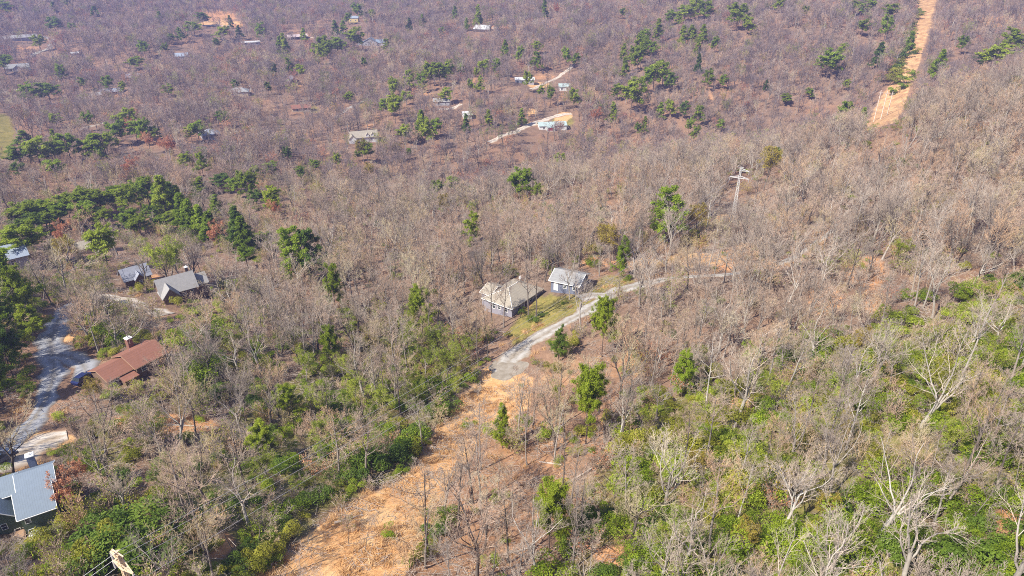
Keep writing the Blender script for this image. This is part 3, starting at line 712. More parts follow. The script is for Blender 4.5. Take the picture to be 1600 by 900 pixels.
far_house('lilac_roofed_house', 'lilac grey roof in bare trees of the left slope', 212, 126, 22, 8, -10, M['grey_siding'], M['slate_roof'], 3.0, 2.2)

# ------------------------------------------------------------------ lattice towers, poles and wires
def lattice_tower(name, label, foot, H, ang, bw, arms, mat, tw=.5):
    r = empty(name, tuple(foot), ang); props(r, label, 'tower')
    def corner(i, z):
        s = bw + (tw - bw) * min(1, z / (H * .80)); sx = (-1, 1, 1, -1)[i]; sy = (-1, -1, 1, 1)[i]
        return (sx * s / 2, sy * s / 2, z)
    for i in range(4):
        MB().bar((*corner(i, 0)[:2], -2.0), corner(i, H * .8), .085, .065).bar(corner(i, H * .8), corner(i, H * .97), .065).build('leg', mat, r)
    br = MB(); z = 0.0
    while z < H * .96:
        s = bw + (tw - bw) * min(1, z / (H * .8)); z2 = min(H * .97, z + max(1.0, s * 1.1))
        for i in range(4):
            j = (i + 1) % 4
            br.bar(corner(i, z), corner(j, z2), .045); br.bar(corner(j, z), corner(i, z2), .045); br.bar(corner(i, z2), corner(j, z2), .04)
        z = z2
    br.build('bracing', mat, r)
    tips = []
    for (za, x0, x1) in arms:
        a = MB(); z = H * za
        for xa in (x0, x1):
            if abs(xa) < .3: continue
            for sy in (-.25, .25):
                a.bar((0, sy, z), (xa, 0, z), .085); a.bar((0, sy, z + .75), (xa, 0, z + .05), .07)
            k = 4
            for q in range(1, k):
                t = q / k; a.bar((xa * t, .25 * (1 - t), z), (xa * (t - .2), .25 * (1 - t), z + .75 * (1 - t) + .1), .05)
                a.bar((xa * t, -.25 * (1 - t), z), (xa * t, .25 * (1 - t), z), .05)
        a.build('crossarm', mat, r)
        for xa in (x0, x1):
            if abs(xa) < .3: continue
            g = MB()
            for q in range(6): g.bar((xa, 0, z - .12 - .16 * q), (xa, 0, z - .2 - .16 * q), .12, sides=8)
            g.bar((xa, 0, z), (xa, 0, z - 1.15), .03).build('insulator', M['insulator'], r)
            tips.append((xa, 0, z - 1.15))
    MB().bar((0, 0, H * .9), (0, 0, H), .09).bar((-.9, 0, H * .985), (.9, 0, H * .985), .07).build('peak', mat, r)
    tips.append((0, 0, H)); ca, sa = math.cos(ang), math.sin(ang)
    return [np.array([foot[0] + ca * x - sa * y, foot[1] + sa * x + ca * y, foot[2] + z]) for x, y, z in tips]

tf, tR = at(1144, 348)
pu_, pv_, _ = project([[tf[0], tf[1], tf[2] + 1]])
def top_height(foot, vtop):
    lo, hi = 1.0, 60.0
    for _ in range(30):
        m_ = .5 * (lo + hi)
        if project([[foot[0], foot[1], foot[2] + m_]])[1][0] > vtop: lo = m_
        else: hi = m_
    return lo
H2 = top_height(tf, 260)
tips2 = lattice_tower('lattice_tower', 'slim pale steel lattice tower with crossarms standing above the ridge trees', tf, H2, math.radians(-26), 1.3, [(.80, -2.9, 2.9), (.93, 0, 2.7)], M['steel'])
d1 = ray(183, 862) * 80.0; d1[2] += CAMZ
f1 = np.array([d1[0], d1[1], float(height(d1[0], d1[1]))])
tips1 = lattice_tower('lattice_tower', 'tan lattice tower top poking up at the lower left edge', f1, d1[2] - f1[2], math.radians(150), 1.0, [(.82, -1.6, 1.6), (.93, 0, 1.4)], M['tan_steel'], .3)

def wood_pole(name, label, uv, vtop, arm, group=None, mat='pole_wood', ang=.2, rad=.2):
    f, R = at(*uv); H = top_height(f, vtop); r = empty(name, tuple(f), ang); props(r, label, 'utility pole', group)
    MB().bar((0, 0, -1), (0, 0, H), rad, rad * .7, 8).build('pole', M[mat], r)
    MB().box(-arm, arm, -.1, .1, H - 1.6, H - 1.35).bar((-arm * .7, 0, H - 1.5), (0, .1, H - 2.8), .05).bar((arm * .7, 0, H - 1.5), (0, .1, H - 2.8), .05).build('crossarm', M[mat], r)
    for x in (-arm * .95, 0, arm * .95):
        MB().bar((x, 0, H - 1.34), (x, 0, H - 1.0), .08, sides=8).build('insulator', M['insulator'], r)
    return np.array([f[0], f[1], f[2] + H - 1.0])
pp = [wood_pole('utility_pole', lab, uv, vt, 1.3, 'poles on the far power line cut', rad=.26) for lab, uv, vt in (
    ('leftmost of three pale poles at the foot of the straw coloured cut', (1365, 190), 141),
    ('middle one of three pale poles at the foot of the straw coloured cut', (1376, 186), 142),
    ('rightmost of three pale poles at the foot of the straw coloured cut', (1386, 180), 143))]
wood_pole('utility_pole', 'grey utility pole beside the small dark pine on the saddle', (1055, 246), 221, 1.6, rad=.2)
def wire(a, b, sag, label, rad=.018):
    n_ = 34; P = [a + (b - a) * t + np.array([0, 0, -4 * sag * t * (1 - t)]) for t in np.linspace(0, 1, n_)]
    mb = MB()
    for p, q in zip(P[:-1], P[1:]): mb.bar(p, q, rad, sides=3)
    props(mb.build('power_line', M['cable'], None), label, 'power line', 'wires between the towers')
names_ = ['left lower', 'right lower', 'upper', 'topmost']
for i, nm in enumerate(names_):
    wire(tips1[i], tips2[i], 5.0, f'{nm} wire strung from the tan tower to the ridge tower', .026)
    wire(tips2[i], pp[min(i, 2)], 7.0, f'{nm} wire strung from the ridge tower to the three far poles', .016)
ba = np.array([math.sin(-.55), -math.cos(-.55), 0])
for i, nm in enumerate(names_):
    e = tips1[i] + (tips1[i] - tips2[i]) * .35; e[2] = tips1[i][2] + 3
    wire(tips1[i], e, 1.5, f'{nm} wire leaving the tan tower past the lower left corner', .02)

# ------------------------------------------------------------------ vehicles and small things
def car(label, uv, ang, c, cat='car', name='parked_car', sc=1.0):
    p, _ = at(*uv); r = empty(name, (p[0], p[1], p[2] + .15), ang); r.scale = (sc,) * 3; props(r, label, cat)
    paint = plain('paint', c, .25, .06, 1, spec=.6)
    b = MB()
    prof = [(-2.25, .35), (-2.25, .85), (-1.9, .98), (1.2, .98), (2.0, .82), (2.25, .6), (2.25, .35)]
    n = len(b.v)
    for s in (-.88, .88):
        for x, z in prof: b.v.append((x, s, z))
    k = len(prof)
    b.f.append(tuple(range(n, n + k))); b.f.append(tuple(reversed(range(n + k, n + 2 * k))))
    for i in range(k): b.f.append((n + (i + 1) % k, n + i, n + k + i, n + k + (i + 1) % k))
    b.build('body', paint, r)
    MB().hexa([(-1.9, -.84, .97), (1.0, -.84, .97), (1.0, .84, .97), (-1.9, .84, .97)], [(-1.5, -.66, 1.46), (.3, -.66, 1.46), (.3, .66, 1.46), (-1.5, .66, 1.46)]).build('windows', M['glass'], r)
    MB().box(-1.45, .26, -.63, .63, 1.462, 1.5).build('roof', paint, r)
    for x in (-1.4, 1.4):
        for y in (-.86, .86):
            w = MB().bar((x, y - .1, .33), (x, y + .1, .33), .33, sides=14).build('wheel', M['rubber'], r)
            MB().bar((x, y - .112, .33), (x, y + .112, .33), .19, sides=10).build('rim', M['rim'], w)
    for y in (-.6, .6): MB().box(2.2, 2.27, y - .2, y + .2, .62, .76).build('headlight', M['white_paint'], r)
    KEEP.append((p[0], p[1], 2.6))
car('dark blue car parked beside the brown roofed house', (134, 595), math.radians(70), (.012, .018, .075))
car('blue grey car on the lane at the left edge', (2, 722), math.radians(60), (.04, .055, .09))
def heatpump(label, uv, ang):
    p, _ = at(*uv); r = empty('heat_pump', tuple(p), ang); props(r, label, 'heat pump')
    MB().box(-.45, .45, -.45, .45, .1, 1.0).build('housing', M['white_paint'], r)
    MB().bar((0, 0, 1.0), (0, 0, 1.03), .36, sides=16).build('fan_grille', M['insulator'], r)
    MB().box(-.55, .55, -.55, .55, -.4, .1).build('pad', M['concrete'], r)
heatpump('left white heat pump below the green house wall', (57, 842), .2)
heatpump('right white heat pump below the green house wall', (67, 842), .1)
# ------------------------------------------------------------------ plants: prototypes
def unit(a): return a / (np.linalg.norm(a, axis=-1, keepdims=True) + 1e-9)
def tubes(P, R, sides):
    n, k, _ = P.shape
    d = unit(P[:, -1] - P[:, 0]); ref = np.where(np.abs(d[:, 2:3]) < .9, np.array([[0, 0, 1.]]), np.array([[1., 0, 0]]))
    u = unit(np.cross(d, ref)); w = np.cross(d, u)
    t = 2 * np.pi * np.arange(sides) / sides
    ring = u[:, None, None] * np.cos(t)[None, None, :, None] + w[:, None, None] * np.sin(t)[None, None, :, None]
    V = P[:, :, None] + ring * R[:, :, None, None]
    b, a, s = np.meshgrid(np.arange(n), np.arange(k - 1), np.arange(sides), indexing='ij')
    i0 = (b * k + a) * sides; s2 = (s + 1) % sides
    Fq = np.stack([i0 + s, i0 + s2, i0 + sides + s2, i0 + sides + s], -1).reshape(-1, 4)
    return V.reshape(-1, 3), Fq
def grow(g, P, R, m, t0, ang, lratio, rratio, k, wob, up, t1=1.0, lvar=.35, taper=.35, lshape=.55):
    n, kk, _ = P.shape
    idx = np.repeat(np.arange(n), m); N = len(idx)
    t = t0 + (t1 - t0) * ((np.tile(np.arange(m), n) + g.random(N)) / m)
    f = np.minimum(t * (kk - 1), kk - 1.001); i = f.astype(int); fr = (f - i)[:, None]
    pos = P[idx, i] * (1 - fr) + P[idx, i + 1] * fr
    tan = unit(P[idx, i + 1] - P[idx, i])
    r0 = (R[idx, i] * (1 - fr[:, 0]) + R[idx, i + 1] * fr[:, 0]) * rratio
    L = np.linalg.norm(np.diff(P, axis=1), axis=2).sum(1)[idx] * lratio * (1 - lshape * (t - t0) / max(1e-6, t1 - t0)) * (1 + lvar * (g.random(N) * 2 - 1))
    az = np.tile(np.arange(m), n) * 2.4 + g.random(N) * 1.6 + np.repeat(g.random(n) * 6.28, m)
    ref = np.where(np.abs(tan[:, 2:3]) < .95, np.array([[0, 0, 1.]]), np.array([[1., 0, 0]]))
    u = unit(np.cross(tan, ref)); w = np.cross(tan, u)
    a = np.radians(ang[0] + (ang[1] - ang[0]) * g.random(N))[:, None]
    d = unit(np.cos(a) * tan + np.sin(a) * (u * np.cos(az)[:, None] + w * np.sin(az)[:, None]))
    Q = np.empty((N, k, 3)); Q[:, 0] = pos
    for j in range(1, k):
        d = unit(d + wob * g.normal(size=(N, 3)) + np.array([0, 0, up]))
        Q[:, j] = Q[:, j - 1] + d * (L / (k - 1))[:, None]
    return Q, r0[:, None] * np.linspace(1, taper, k)[None]
def stem(g, H, r0, k, lean, wob, taper=.3):
    P = np.zeros((1, k, 3)); d = unit(np.array([g.normal() * lean, g.normal() * lean, 1.0]))
    for j in range(1, k):
        d = unit(d + np.array([g.normal() * wob, g.normal() * wob, .12])); P[0, j] = P[0, j - 1] + d * H / (k - 1)
    P[0, 0, 2] = -.8
    return P, (r0 * np.concatenate([[1.35], np.linspace(1, taper, k - 1)]))[None]
def cat_(parts):
    V = []; Fs = []; o = 0
    for v, f in parts: V.append(v); Fs.append(f + o); o += len(v)
    return np.concatenate(V), np.concatenate(Fs)

def bare_tree(seed, form, lod):
    """returns trunk (V,F), crown (V,F), twig tips; lod 0 near, 1 middle, 2 far. Height about 16 m"""
    g = np.random.default_rng(seed)
    if form == 'spread':
        P, R = stem(g, 7.2, .215, 6, .10, .06, .72)
        l1 = grow(g, P, R, 7, .52, (16, 46), .92, .56, 7, .15, .12, lshape=.1, taper=.28)
    elif form == 'fork':
        P, R = stem(g, 4.8, .26, 5, .08, .05, .85)
        l1 = grow(g, P, R, 5, .6, (12, 44), 1.7, .56, 8, .18, .13, lshape=.1, taper=.22)
    elif form == 'tall':
        P, R = stem(g, 14.0, .175, 9, .06, .035, .28)
        l1 = grow(g, P, R, 13, .42, (30, 62), .36, .46, 6, .15, .10, lshape=.45, taper=.3)
    else:  # pole: slim understorey stem
        P, R = stem(g, 11.5, .085, 8, .10, .04, .25)
        l1 = grow(g, P, R, 9, .40, (25, 50), .30, .5, 5, .14, .10, lshape=.4, taper=.3)
    m2, m3, m4 = {0: (7, 7, 6), 1: (6, 6, 4), 2: (6, 10, 0)}[lod]
    if form == 'pole': m3 = max(3, m3 - 2)
    l2 = grow(g, *l1, m2, .22, (22, 55), .42, .52, 5, .18, .14)
    l3 = grow(g, *l2, m3, .18, (22, 58), .52, .58, 4 if lod == 0 else 3, .18, .16)
    parts = [tubes(*l2, 4 if lod == 0 else 3)]
    k = (1.0, 1.25, 2.3)[lod]
    l3r = np.maximum(l3[1] * k, (.009, .014, .026)[lod])
    parts.append(tubes(l3[0], l3r, 3)); tips = l3[0][:, -1]
    if m4:
        l4 = grow(g, *l3, m4, .2, (18, 50), .55, .6, 3 if lod == 0 else 2, .16, .16)
        parts.append(tubes(l4[0], np.maximum(l4[1] * k, (.0066, .0115, .02)[lod]), 3)); tips = l4[0][:, -1]
    trunk = cat_([tubes(P, R, (9, 7, 5)[lod]), tubes(*l1, (6, 5, 4)[lod])])
    return trunk, cat_(parts), tips

def leaves(g, C, s, flat=.0, tri=True):
    n = len(C); out = C - C.mean(0); out = unit(out)
    nr = unit(g.normal(size=(n, 3)) * .55 + np.array([0, 0, 1.0]) * flat * 2.6 + out * .45)      # leaves turn their faces up and outwards
    a = unit(np.cross(nr, g.normal(size=(n, 3)))); b = np.cross(nr, a); sc = s * (.6 + .8 * g.random(n))[:, None]
    if tri:
        V = np.stack([C - a * sc * .5 - b * sc * .32, C - a * sc * .5 + b * sc * .32, C + a * sc * .6], 1)
        return V.reshape(-1, 3), np.arange(n * 3).reshape(-1, 3)
    V = np.stack([C - a * sc * .6, C + b * sc * .3, C + a * sc * .6, C - b * sc * .3], 1)
    return V.reshape(-1, 3), np.arange(n * 4).reshape(-1, 4)

def pine(seed, form, lod):
    """12 m tall; returns trunk, crown"""
    g = np.random.default_rng(seed); H = 12.0
    P, R = stem(g, H, .19, 8, .04, .02, .15)
    if form == 'spire':
        nb, t0, ang, L = (60, 44, 30)[lod], .10, (72, 98), .30
        l1 = grow(g, P, R, nb, t0, ang, L, .30, 4, .07, .02, lshape=.88, lvar=.3)
    elif form == 'round':
        nb, t0, ang, L = (44, 34, 24)[lod], .42, (50, 100), .34
        l1 = grow(g, P, R, nb, t0, ang, L, .38, 4, .14, .10, lshape=.42, lvar=.4)
    else:  # ragged
        nb, t0, ang, L = (40, 30, 22)[lod], .25, (60, 105), .34
        l1 = grow(g, P, R, nb, t0, ang, L, .34, 4, .12, .04, lshape=.6, lvar=.5)
    l2 = grow(g, *l1, (5, 4, 3)[lod], .30, (25, 60), .42, .5, 3, .12, .05)
    l2P = np.concatenate([l2[0].reshape(-1, 3), l1[0][:, 2:].reshape(-1, 3)])
    m = (46, 26, 17)[lod]; sp = (.24, .27, .31)[lod]
    C = np.repeat(l2P, m, 0) + g.normal(size=(len(l2P) * m, 3)) * np.array([sp, sp, sp * .6])
    crown = leaves(g, C, (.23, .36, .55)[lod], .22)
    wood = cat_([tubes(P, R, (8, 6, 4)[lod]), tubes(*l1, 3)])
    return wood, crown

def shrub(seed, lod, H=2.0):
    g = np.random.default_rng(seed); k = 9
    cc = g.normal(size=(k, 3)) * np.array([.62, .62, .28]) + np.array([0, 0, .95]); rad = .42 + .4 * g.random(k)
    n = (2200, 700, 220)[lod]
    w = g.integers(0, k, n); d = unit(g.normal(size=(n, 3))); d[:, 2] = np.abs(d[:, 2]) * .9 - .15 * (g.random(n))
    C = cc[w] + d * (rad[w] * (.55 + .5 * g.random(n) ** .5))[:, None]; C[:, 2] = np.maximum(C[:, 2], .06)
    V, Fq = leaves(g, C, (.125, .24, .42)[lod], .35, False)
    P = np.zeros((7, 4, 3)); 
    for i in range(7):
        e = cc[i % k]; P[i] = np.linspace([g.normal() * .1, g.normal() * .1, -.3], e, 4) + g.normal(size=(4, 3)) * .05
    return tubes(P, np.full((7, 4), .03), 4), (V, Fq)

def bloom(seed, crown_tips, n, s):
    g = np.random.default_rng(seed); i = g.integers(0, len(crown_tips), n)
    return leaves(g, crown_tips[i] + g.normal(size=(n, 3)) * .22, s)

def two_mat(name, a, b, ma, mb):
    return npmesh(name, np.concatenate([a[0], b[0]]), [a[1], b[1] + len(a[0])], [ma, mb], np.concatenate([np.zeros(len(a[1])), np.ones(len(b[1]))]))
def three_mat(name, a, b, c, ma, mb, mc):
    o = len(a[0]); o2 = o + len(b[0])
    return npmesh(name, np.concatenate([a[0], b[0], c[0]]), [a[1], b[1] + o, c[1] + o2], [ma, mb, mc], np.concatenate([np.zeros(len(a[1])), np.ones(len(b[1])), np.full(len(c[1]), 2)]))

# ------------------------------------------------------------------ scatter of what nobody could count: instances on points
def scatter(name, label, pts, idx, rot, scl, protos, kind='stuff'):
    col = bpy.data.collections.new(name + '_kinds')
    for i, me in enumerate(protos):
        o = bpy.data.objects.new(f'{name}_kind_{i:02d}', me); col.objects.link(o)
    me = bpy.data.meshes.new(name); me.vertices.add(len(pts)); me.vertices.foreach_set('co', np.asarray(pts, np.float32).ravel())
    for k, t, d in (('pick', 'INT', idx), ('spin', 'FLOAT_VECTOR', rot), ('size', 'FLOAT_VECTOR', scl)):
        a = me.attributes.new(k, t, 'POINT')
        a.data.foreach_set('value' if t == 'INT' else 'vector', np.asarray(d, np.int32 if t == 'INT' else np.float32).ravel())
    o = props(link(name, me), label, kind=kind)
    ng = bpy.data.node_groups.new(name, 'GeometryNodeTree')
    ng.interface.new_socket('Geometry', in_out='INPUT', socket_type='NodeSocketGeometry'); ng.interface.new_socket('Geometry', in_out='OUTPUT', socket_type='NodeSocketGeometry')
    N = ng.nodes; gi = N.new('NodeGroupInput'); go = N.new('NodeGroupOutput')
    ci = N.new('GeometryNodeCollectionInfo'); ci.inputs['Collection'].default_value = col; ci.inputs['Separate Children'].default_value = True; ci.inputs['Reset Children'].default_value = True
    ip = N.new('GeometryNodeInstanceOnPoints'); ip.inputs['Pick Instance'].default_value = True
    def na(k, t):
        q = N.new('GeometryNodeInputNamedAttribute'); q.data_type = t; q.inputs['Name'].default_value = k; return q.outputs['Attribute']
    L = ng.links
    L.new(gi.outputs[0], ip.inputs['Points']); L.new(ci.outputs[0], ip.inputs['Instance'])
    L.new(na('pick', 'INT'), ip.inputs['Instance Index']); 
    e2r = N.new('FunctionNodeEulerToRotation'); L.new(na('spin', 'FLOAT_VECTOR'), e2r.inputs[0]); L.new(e2r.outputs[0], ip.inputs['Rotation'])
    L.new(na('size', 'FLOAT_VECTOR'), ip.inputs['Scale']); L.new(ip.outputs[0], go.inputs[0])
    o.modifiers.new('scatter', 'NODES').node_group = ng
    return o

# prototypes of the bare trees: near ones split into trunk and crown, the others in one mesh
FORMS = ['spread', 'tall', 'spread', 'fork', 'tall', 'pole', 'spread', 'tall', 'pole', 'fork']
near_protos = []; mid_protos = []; far_protos = []
for i, fm in enumerate(FORMS):
    tr, cr, tips = bare_tree(100 + i, fm, 0)
    pale = i in (3, 9, 2, 7)
    mb_, mt_ = (M['pale_bark'], M['pale_twig']) if pale else (M['bark'], M['twig'])
    near_protos.append((npmesh('trunk', tr[0], [tr[1]], [mb_], smooth=True), npmesh('twig_crown', cr[0], [cr[1]], [mt_]), fm, pale, tips))
for i, fm in enumerate(['spread', 'tall', 'spread', 'tall', 'pole', 'fork']):
    tr, cr, _ = bare_tree(140 + i, fm, 1); mid_protos.append(two_mat('bare_tree_kind', tr, cr, M['pale_bark'] if i in (5,) else M['bark'], M['pale_twig'] if i in (5,) else M['twig']))
for i, fm in enumerate(['spread', 'tall', 'spread', 'spread', 'tall', 'fork', 'tall', 'spread', 'fork']):
    tr, cr, tips = bare_tree(170 + i, fm, 2); far_protos.append(two_mat('far_tree_kind', tr, cr, M['pale_bark'] if i == 5 else M['bark'], M['twig'] if i in (1, 5, 7) else M['far_twig']))
for i, (bm, nn) in enumerate((('red_bud', 700), ('yellow_bud', 600), ('green_bud', 600))):
    tr, cr, tips = bare_tree(190 + i, 'spread', 2)
    far_protos.append(three_mat('far_budding_kind', tr, cr, bloom(5 + i, tips, nn, .34), M['bark'], M['far_twig'], M[bm]))
# ------------------------------------------------------------------ pines and other evergreens seen one by one: u, top v, foot v, width, form, tone
PINES = '''
65 222 255 28 o m|35 232 258 30 o d|88 222 252 24 o m|112 214 246 24 o m|140 220 245 25 o l|152 210 244 22 s m|168 213 242 28 o m|186 195 224 30 o m|30 257 275 18 o d|88 252 275 22 o m
40 325 358 34 o m|58 320 352 36 o m|75 316 350 34 o m|95 322 352 34 o m|80 335 360 30 o m|60 338 366 28 o d|30 345 364 24 o d|110 308 342 30 o l|125 302 335 30 o m|145 300 333 30 o l|160 302 332 26 o m|140 320 352 28 o d|165 330 354 22 o m|185 296 327 22 o m|205 294 332 28 o l|222 289 322 24 o m|235 282 317 26 o m|205 330 362 26 o m|222 340 367 24 o l|213 346 366 20 o d|262 274 332 22 s l|274 284 328 24 s m|286 290 332 22 s m|293 304 357 24 s d|305 312 364 26 s d|318 322 367 26 s m|331 330 370 26 s d|298 330 367 22 s m|270 336 357 26 o m|250 340 359 18 o m|240 324 347 18 o d|250 292 326 22 s m
313 277 303 26 s m|340 304 332 20 s d|350 276 298 28 o d|372 279 304 25 o d|393 273 312 25 o m|401 300 322 22 o d|428 296 332 24 o m|426 310 332 20 o d|376 324 380 22 s d|386 340 387 26 s d|370 346 382 20 s l|418 365 384 25 o m|403 368 387 18 o m
464 360 428 34 r m|488 362 428 34 r d|170 360 412 36 o l|45 358 405 48 o m|28 392 480 46 r m|40 425 492 40 r m|388 390 415 26 o d|20 500 575 45 r d|4 488 565 40 r d|8 560 625 48 r d|58 478 520 40 r l|10 470 520 40 r d
660 455 512 40 o l|519 517 566 28 o l|525 418 478 28 r l|455 608 655 40 o l|415 668 715 36 o l|735 335 374 22 r l|812 271 310 32 o m|683 285 308 20 o m|709 279 303 22 o l|738 293 307 10 o m|840 289 312 14 o l|875 244 272 14 o m|1038 297 372 22 r m|1040 225 242 12 s m|1210 234 260 16 o m
940 474 545 42 o m|872 514 558 28 r d|915 584 678 52 o l|785 632 690 26 s l|858 768 850 58 o l|1065 555 610 32 r m|970 372 425 28 r d
440 57 82 14 s m|447 52 82 12 s m|410 37 60 14 r d|505 58 88 20 o l|500 75 98 18 o l|515 67 92 16 o m|530 59 84 20 o m|555 49 77 25 o l|560 9 30 18 o m|525 32 54 12 s d|537 32 52 12 s d|582 17 32 10 o m|472 102 120 14 o l|605 60 80 10 r m|713 10 30 10 s m|748 8 38 12 s m|690 45 57 10 o m|672 102 132 20 o l|688 99 130 26 o l|700 99 124 16 o m|660 117 142 16 o m|697 139 160 18 o m|616 127 154 14 o l|640 111 137 12 r m|600 155 178 14 o m|618 155 187 22 o m|635 145 162 18 o l|545 145 160 14 o m|660 172 212 13 s m|666 189 227 18 o l|680 187 214 18 o m|632 200 222 20 o l|765 172 194 12 s l|728 178 202 14 s d|790 62 88 12 s m|745 108 122 10 o m|720 100 118 12 o m|756 98 122 18 o m|776 95 118 10 o m|750 121 144 10 r l|475 44 62 10 s m|570 92 108 9 o d|430 100 118 10 o d|452 90 112 12 r d|545 22 36 12 o d|640 28 44 9 s d|660 22 40 9 s d|730 28 46 8 s d
850 0 26 12 s m|972 15 28 10 o d|812 76 98 12 o d|840 65 83 14 o l|838 80 108 12 r d|884 78 103 12 o d|900 85 106 12 o m|976 90 118 14 s m|990 74 98 16 o l|1001 54 98 20 o l|1005 52 83 14 o m|995 76 108 22 o l|1018 65 88 18 o m|1026 29 60 15 s m|1046 18 38 14 o m|1070 10 33 26 o l|1085 -2 28 18 o l|1100 4 33 22 o m|1065 40 66 16 s l|1080 39 63 16 s l|1095 39 65 14 s l|1090 60 81 12 s m|1150 11 43 26 o l|1166 29 53 18 o m|1090 85 110 12 s d|1020 104 138 22 o l|1010 110 143 20 o m|1035 97 128 20 o l|1045 117 143 18 o m|1105 112 138 14 o m|1127 118 138 12 o m|985 131 174 32 o m|963 134 155 16 o l|957 160 188 12 s m|1030 160 183 14 s m|1045 160 183 16 o l|1066 160 185 14 o d|1090 165 193 12 r m|996 195 212 12 o m|1006 182 203 10 s m|1075 190 208 10 o d|1085 200 221 14 o l|1125 188 205 12 o m|973 68 92 10 s m|1115 60 80 12 o m|1060 25 42 12 o m
860 140 162 10 o l|896 142 168 14 o m|815 170 193 10 s m|825 116 140 9 o m|735 126 142 9 o m|845 135 152 10 o m
1290 84 121 28 o m|1315 70 88 14 o l|1368 67 103 18 s d|1345 34 54 16 o l|1353 2 24 20 o m|1386 7 30 20 o m|1380 30 62 14 o m|1335 4 22 18 o m|1314 160 198 20 o m|1343 168 200 12 s d|1263 140 154 14 o m|1228 148 163 16 o l|1462 77 118 14 s m|1456 100 121 14 o l|1548 72 108 36 o l|1575 50 80 20 o m|1592 60 84 20 o l|1530 85 108 18 o d|1582 120 138 12 o l|1215 0 18 14 o m|1320 125 140 10 o l|1258 12 26 10 o m|1420 50 80 12 s d|1196 125 140 8 s d|1500 60 82 12 o m
10 5 24 24 o m|90 28 50 18 o d|65 58 77 14 o m|115 38 52 10 o d|213 90 108 20 o l|10 90 113 25 o m|100 104 128 12 o d|170 120 143 14 o m|80 134 158 30 o d|50 134 160 18 o m|210 170 198 20 o m|140 180 202 16 o m|90 180 198 16 o m|40 204 222 25 s m|88 202 227 12 s m|265 134 148 15 o m|318 20 38 18 o d|305 37 54 20 o m|350 44 62 20 o m|285 45 64 14 r d|228 68 88 14 o d|268 55 68 12 o d|352 175 196 18 o d|312 194 218 20 o m|300 200 220 18 o l|215 190 218 20 o m|192 182 205 20 o m|230 190 222 20 o m|246 200 222 16 o m|132 124 140 10 o m|195 130 148 10 o m|375 40 58 10 s d|362 24 42 8 s d|250 18 34 10 s d|150 10 24 12 s d|85 3 16 10 s d|108 -4 10 12 s d|340 60 76 10 o m|260 70 84 9 o d|420 130 146 9 o m|370 125 142 9 o d|320 232 252 16 o d|400 262 280 12 o m|450 232 252 10 o d|472 262 282 14 o d|494 252 268 14 o m|528 242 262 12 o l|425 255 276 20 o m|575 225 250 20 o m|640 232 246 8 o m|560 238 250 10 o d|292 242 262 18 o l|318 240 270 14 r m
'''
EXTRA_SHRUBS = [(1398,131,15,'o'),(1394,126,16,'o'),(1401,121,13,'o'),(1397,116,15,'o'),(1397,111,14,'d'),(1403,107,12,'d'),(1402,102,15,'o'),(1400,97,12,'o'),(1411,92,13,'d'),(1407,87,11,'d'),(1406,82,11,'l'),(1407,78,12,'o'),(1413,73,12,'o'),(1410,68,12,'l'),(1415,63,10,'d'),(1415,58,10,'o'),(1420,53,10,'o'),(1416,49,9,'l'),(1419,44,11,'l'),(1419,39,12,'o'),(1424,34,8,'l'),(1430,29,12,'o'),(1422,24,9,'l'),(1432,20,9,'l'),(1428,15,8,'d'),(1429,10,8,'l')] + [  # u, v of foot, width px, tone (l laurel, o olive, d dark)
 (285, 545, 40, 'l'), (305, 540, 46, 'l'), (330, 530, 40, 'l'), (300, 580, 44, 'd'), (325, 600, 44, 'l'), (345, 575, 36, 'd'), (280, 605, 34, 'o'), (340, 625, 34, 'd'), (165, 530, 28, 'l'), (150, 545, 26, 'o'), (185, 540, 26, 'l'),
 (590, 735, 46, 'd'), (615, 718, 46, 'd'), (560, 730, 42, 'l'), (640, 705, 40, 'l'), (655, 690, 36, 'd'), (540, 755, 34, 'd'), (520, 700, 34, 'l'), (505, 785, 30, 'd'), (475, 790, 26, 'd'), (600, 695, 40, 'l'), (665, 615, 36, 'l'), (690, 610, 30, 'l'), (620, 675, 34, 'o'), (700, 640, 30, 'd'), (675, 655, 30, 'd'), (630, 640, 26, 'l'),
 (170, 850, 70, 'd'), (215, 845, 80, 'd'), (190, 885, 80, 'd'), (245, 880, 70, 'd'), (150, 890, 50, 'o'), (90, 800, 26, 'o'), (105, 830, 30, 'o'), (240, 800, 40, 'o'), (210, 720, 26, 'o'),
 (440, 830, 26, 'd'), (425, 855, 24, 'l'), (415, 885, 20, 'l'), (390, 860, 26, 'd'), (370, 890, 30, 'd'),
 (850, 420, 20, 'l'), (925, 415, 18, 'l'), (870, 408, 14, 'l'), (800, 430, 16, 'l'), (845, 495, 12, 'd'), (830, 500, 14, 'l'), (815, 490, 12, 'l'), (838, 505, 10, 'd'),
 (680, 840, 40, 'd'), (700, 820, 34, 'l'), (660, 870, 30, 'o'), (1070, 590, 30, 'l'), (1080, 560, 26, 'l'), (890, 850, 34, 'd'), (920, 820, 40, 'd'), (1000, 790, 34, 'l'),
 (1408, 92, 14, 'l'), (1415, 75, 12, 'l'), (1404, 84, 12, 'd'), (1420, 58, 10, 'l'), (1436, 24, 9, 'l'), (1425, 42, 9, 'd'), (1418, 130, 14, 'l'), (1410, 138, 14, 'l'), (1422, 122, 10, 'l'), (1393, 148, 12, 'l'), (1398, 100, 10, 'o'), (1412, 60, 10, 'd'), (1396, 110, 10, 'o'), (1430, 85, 8, 'o'),
]
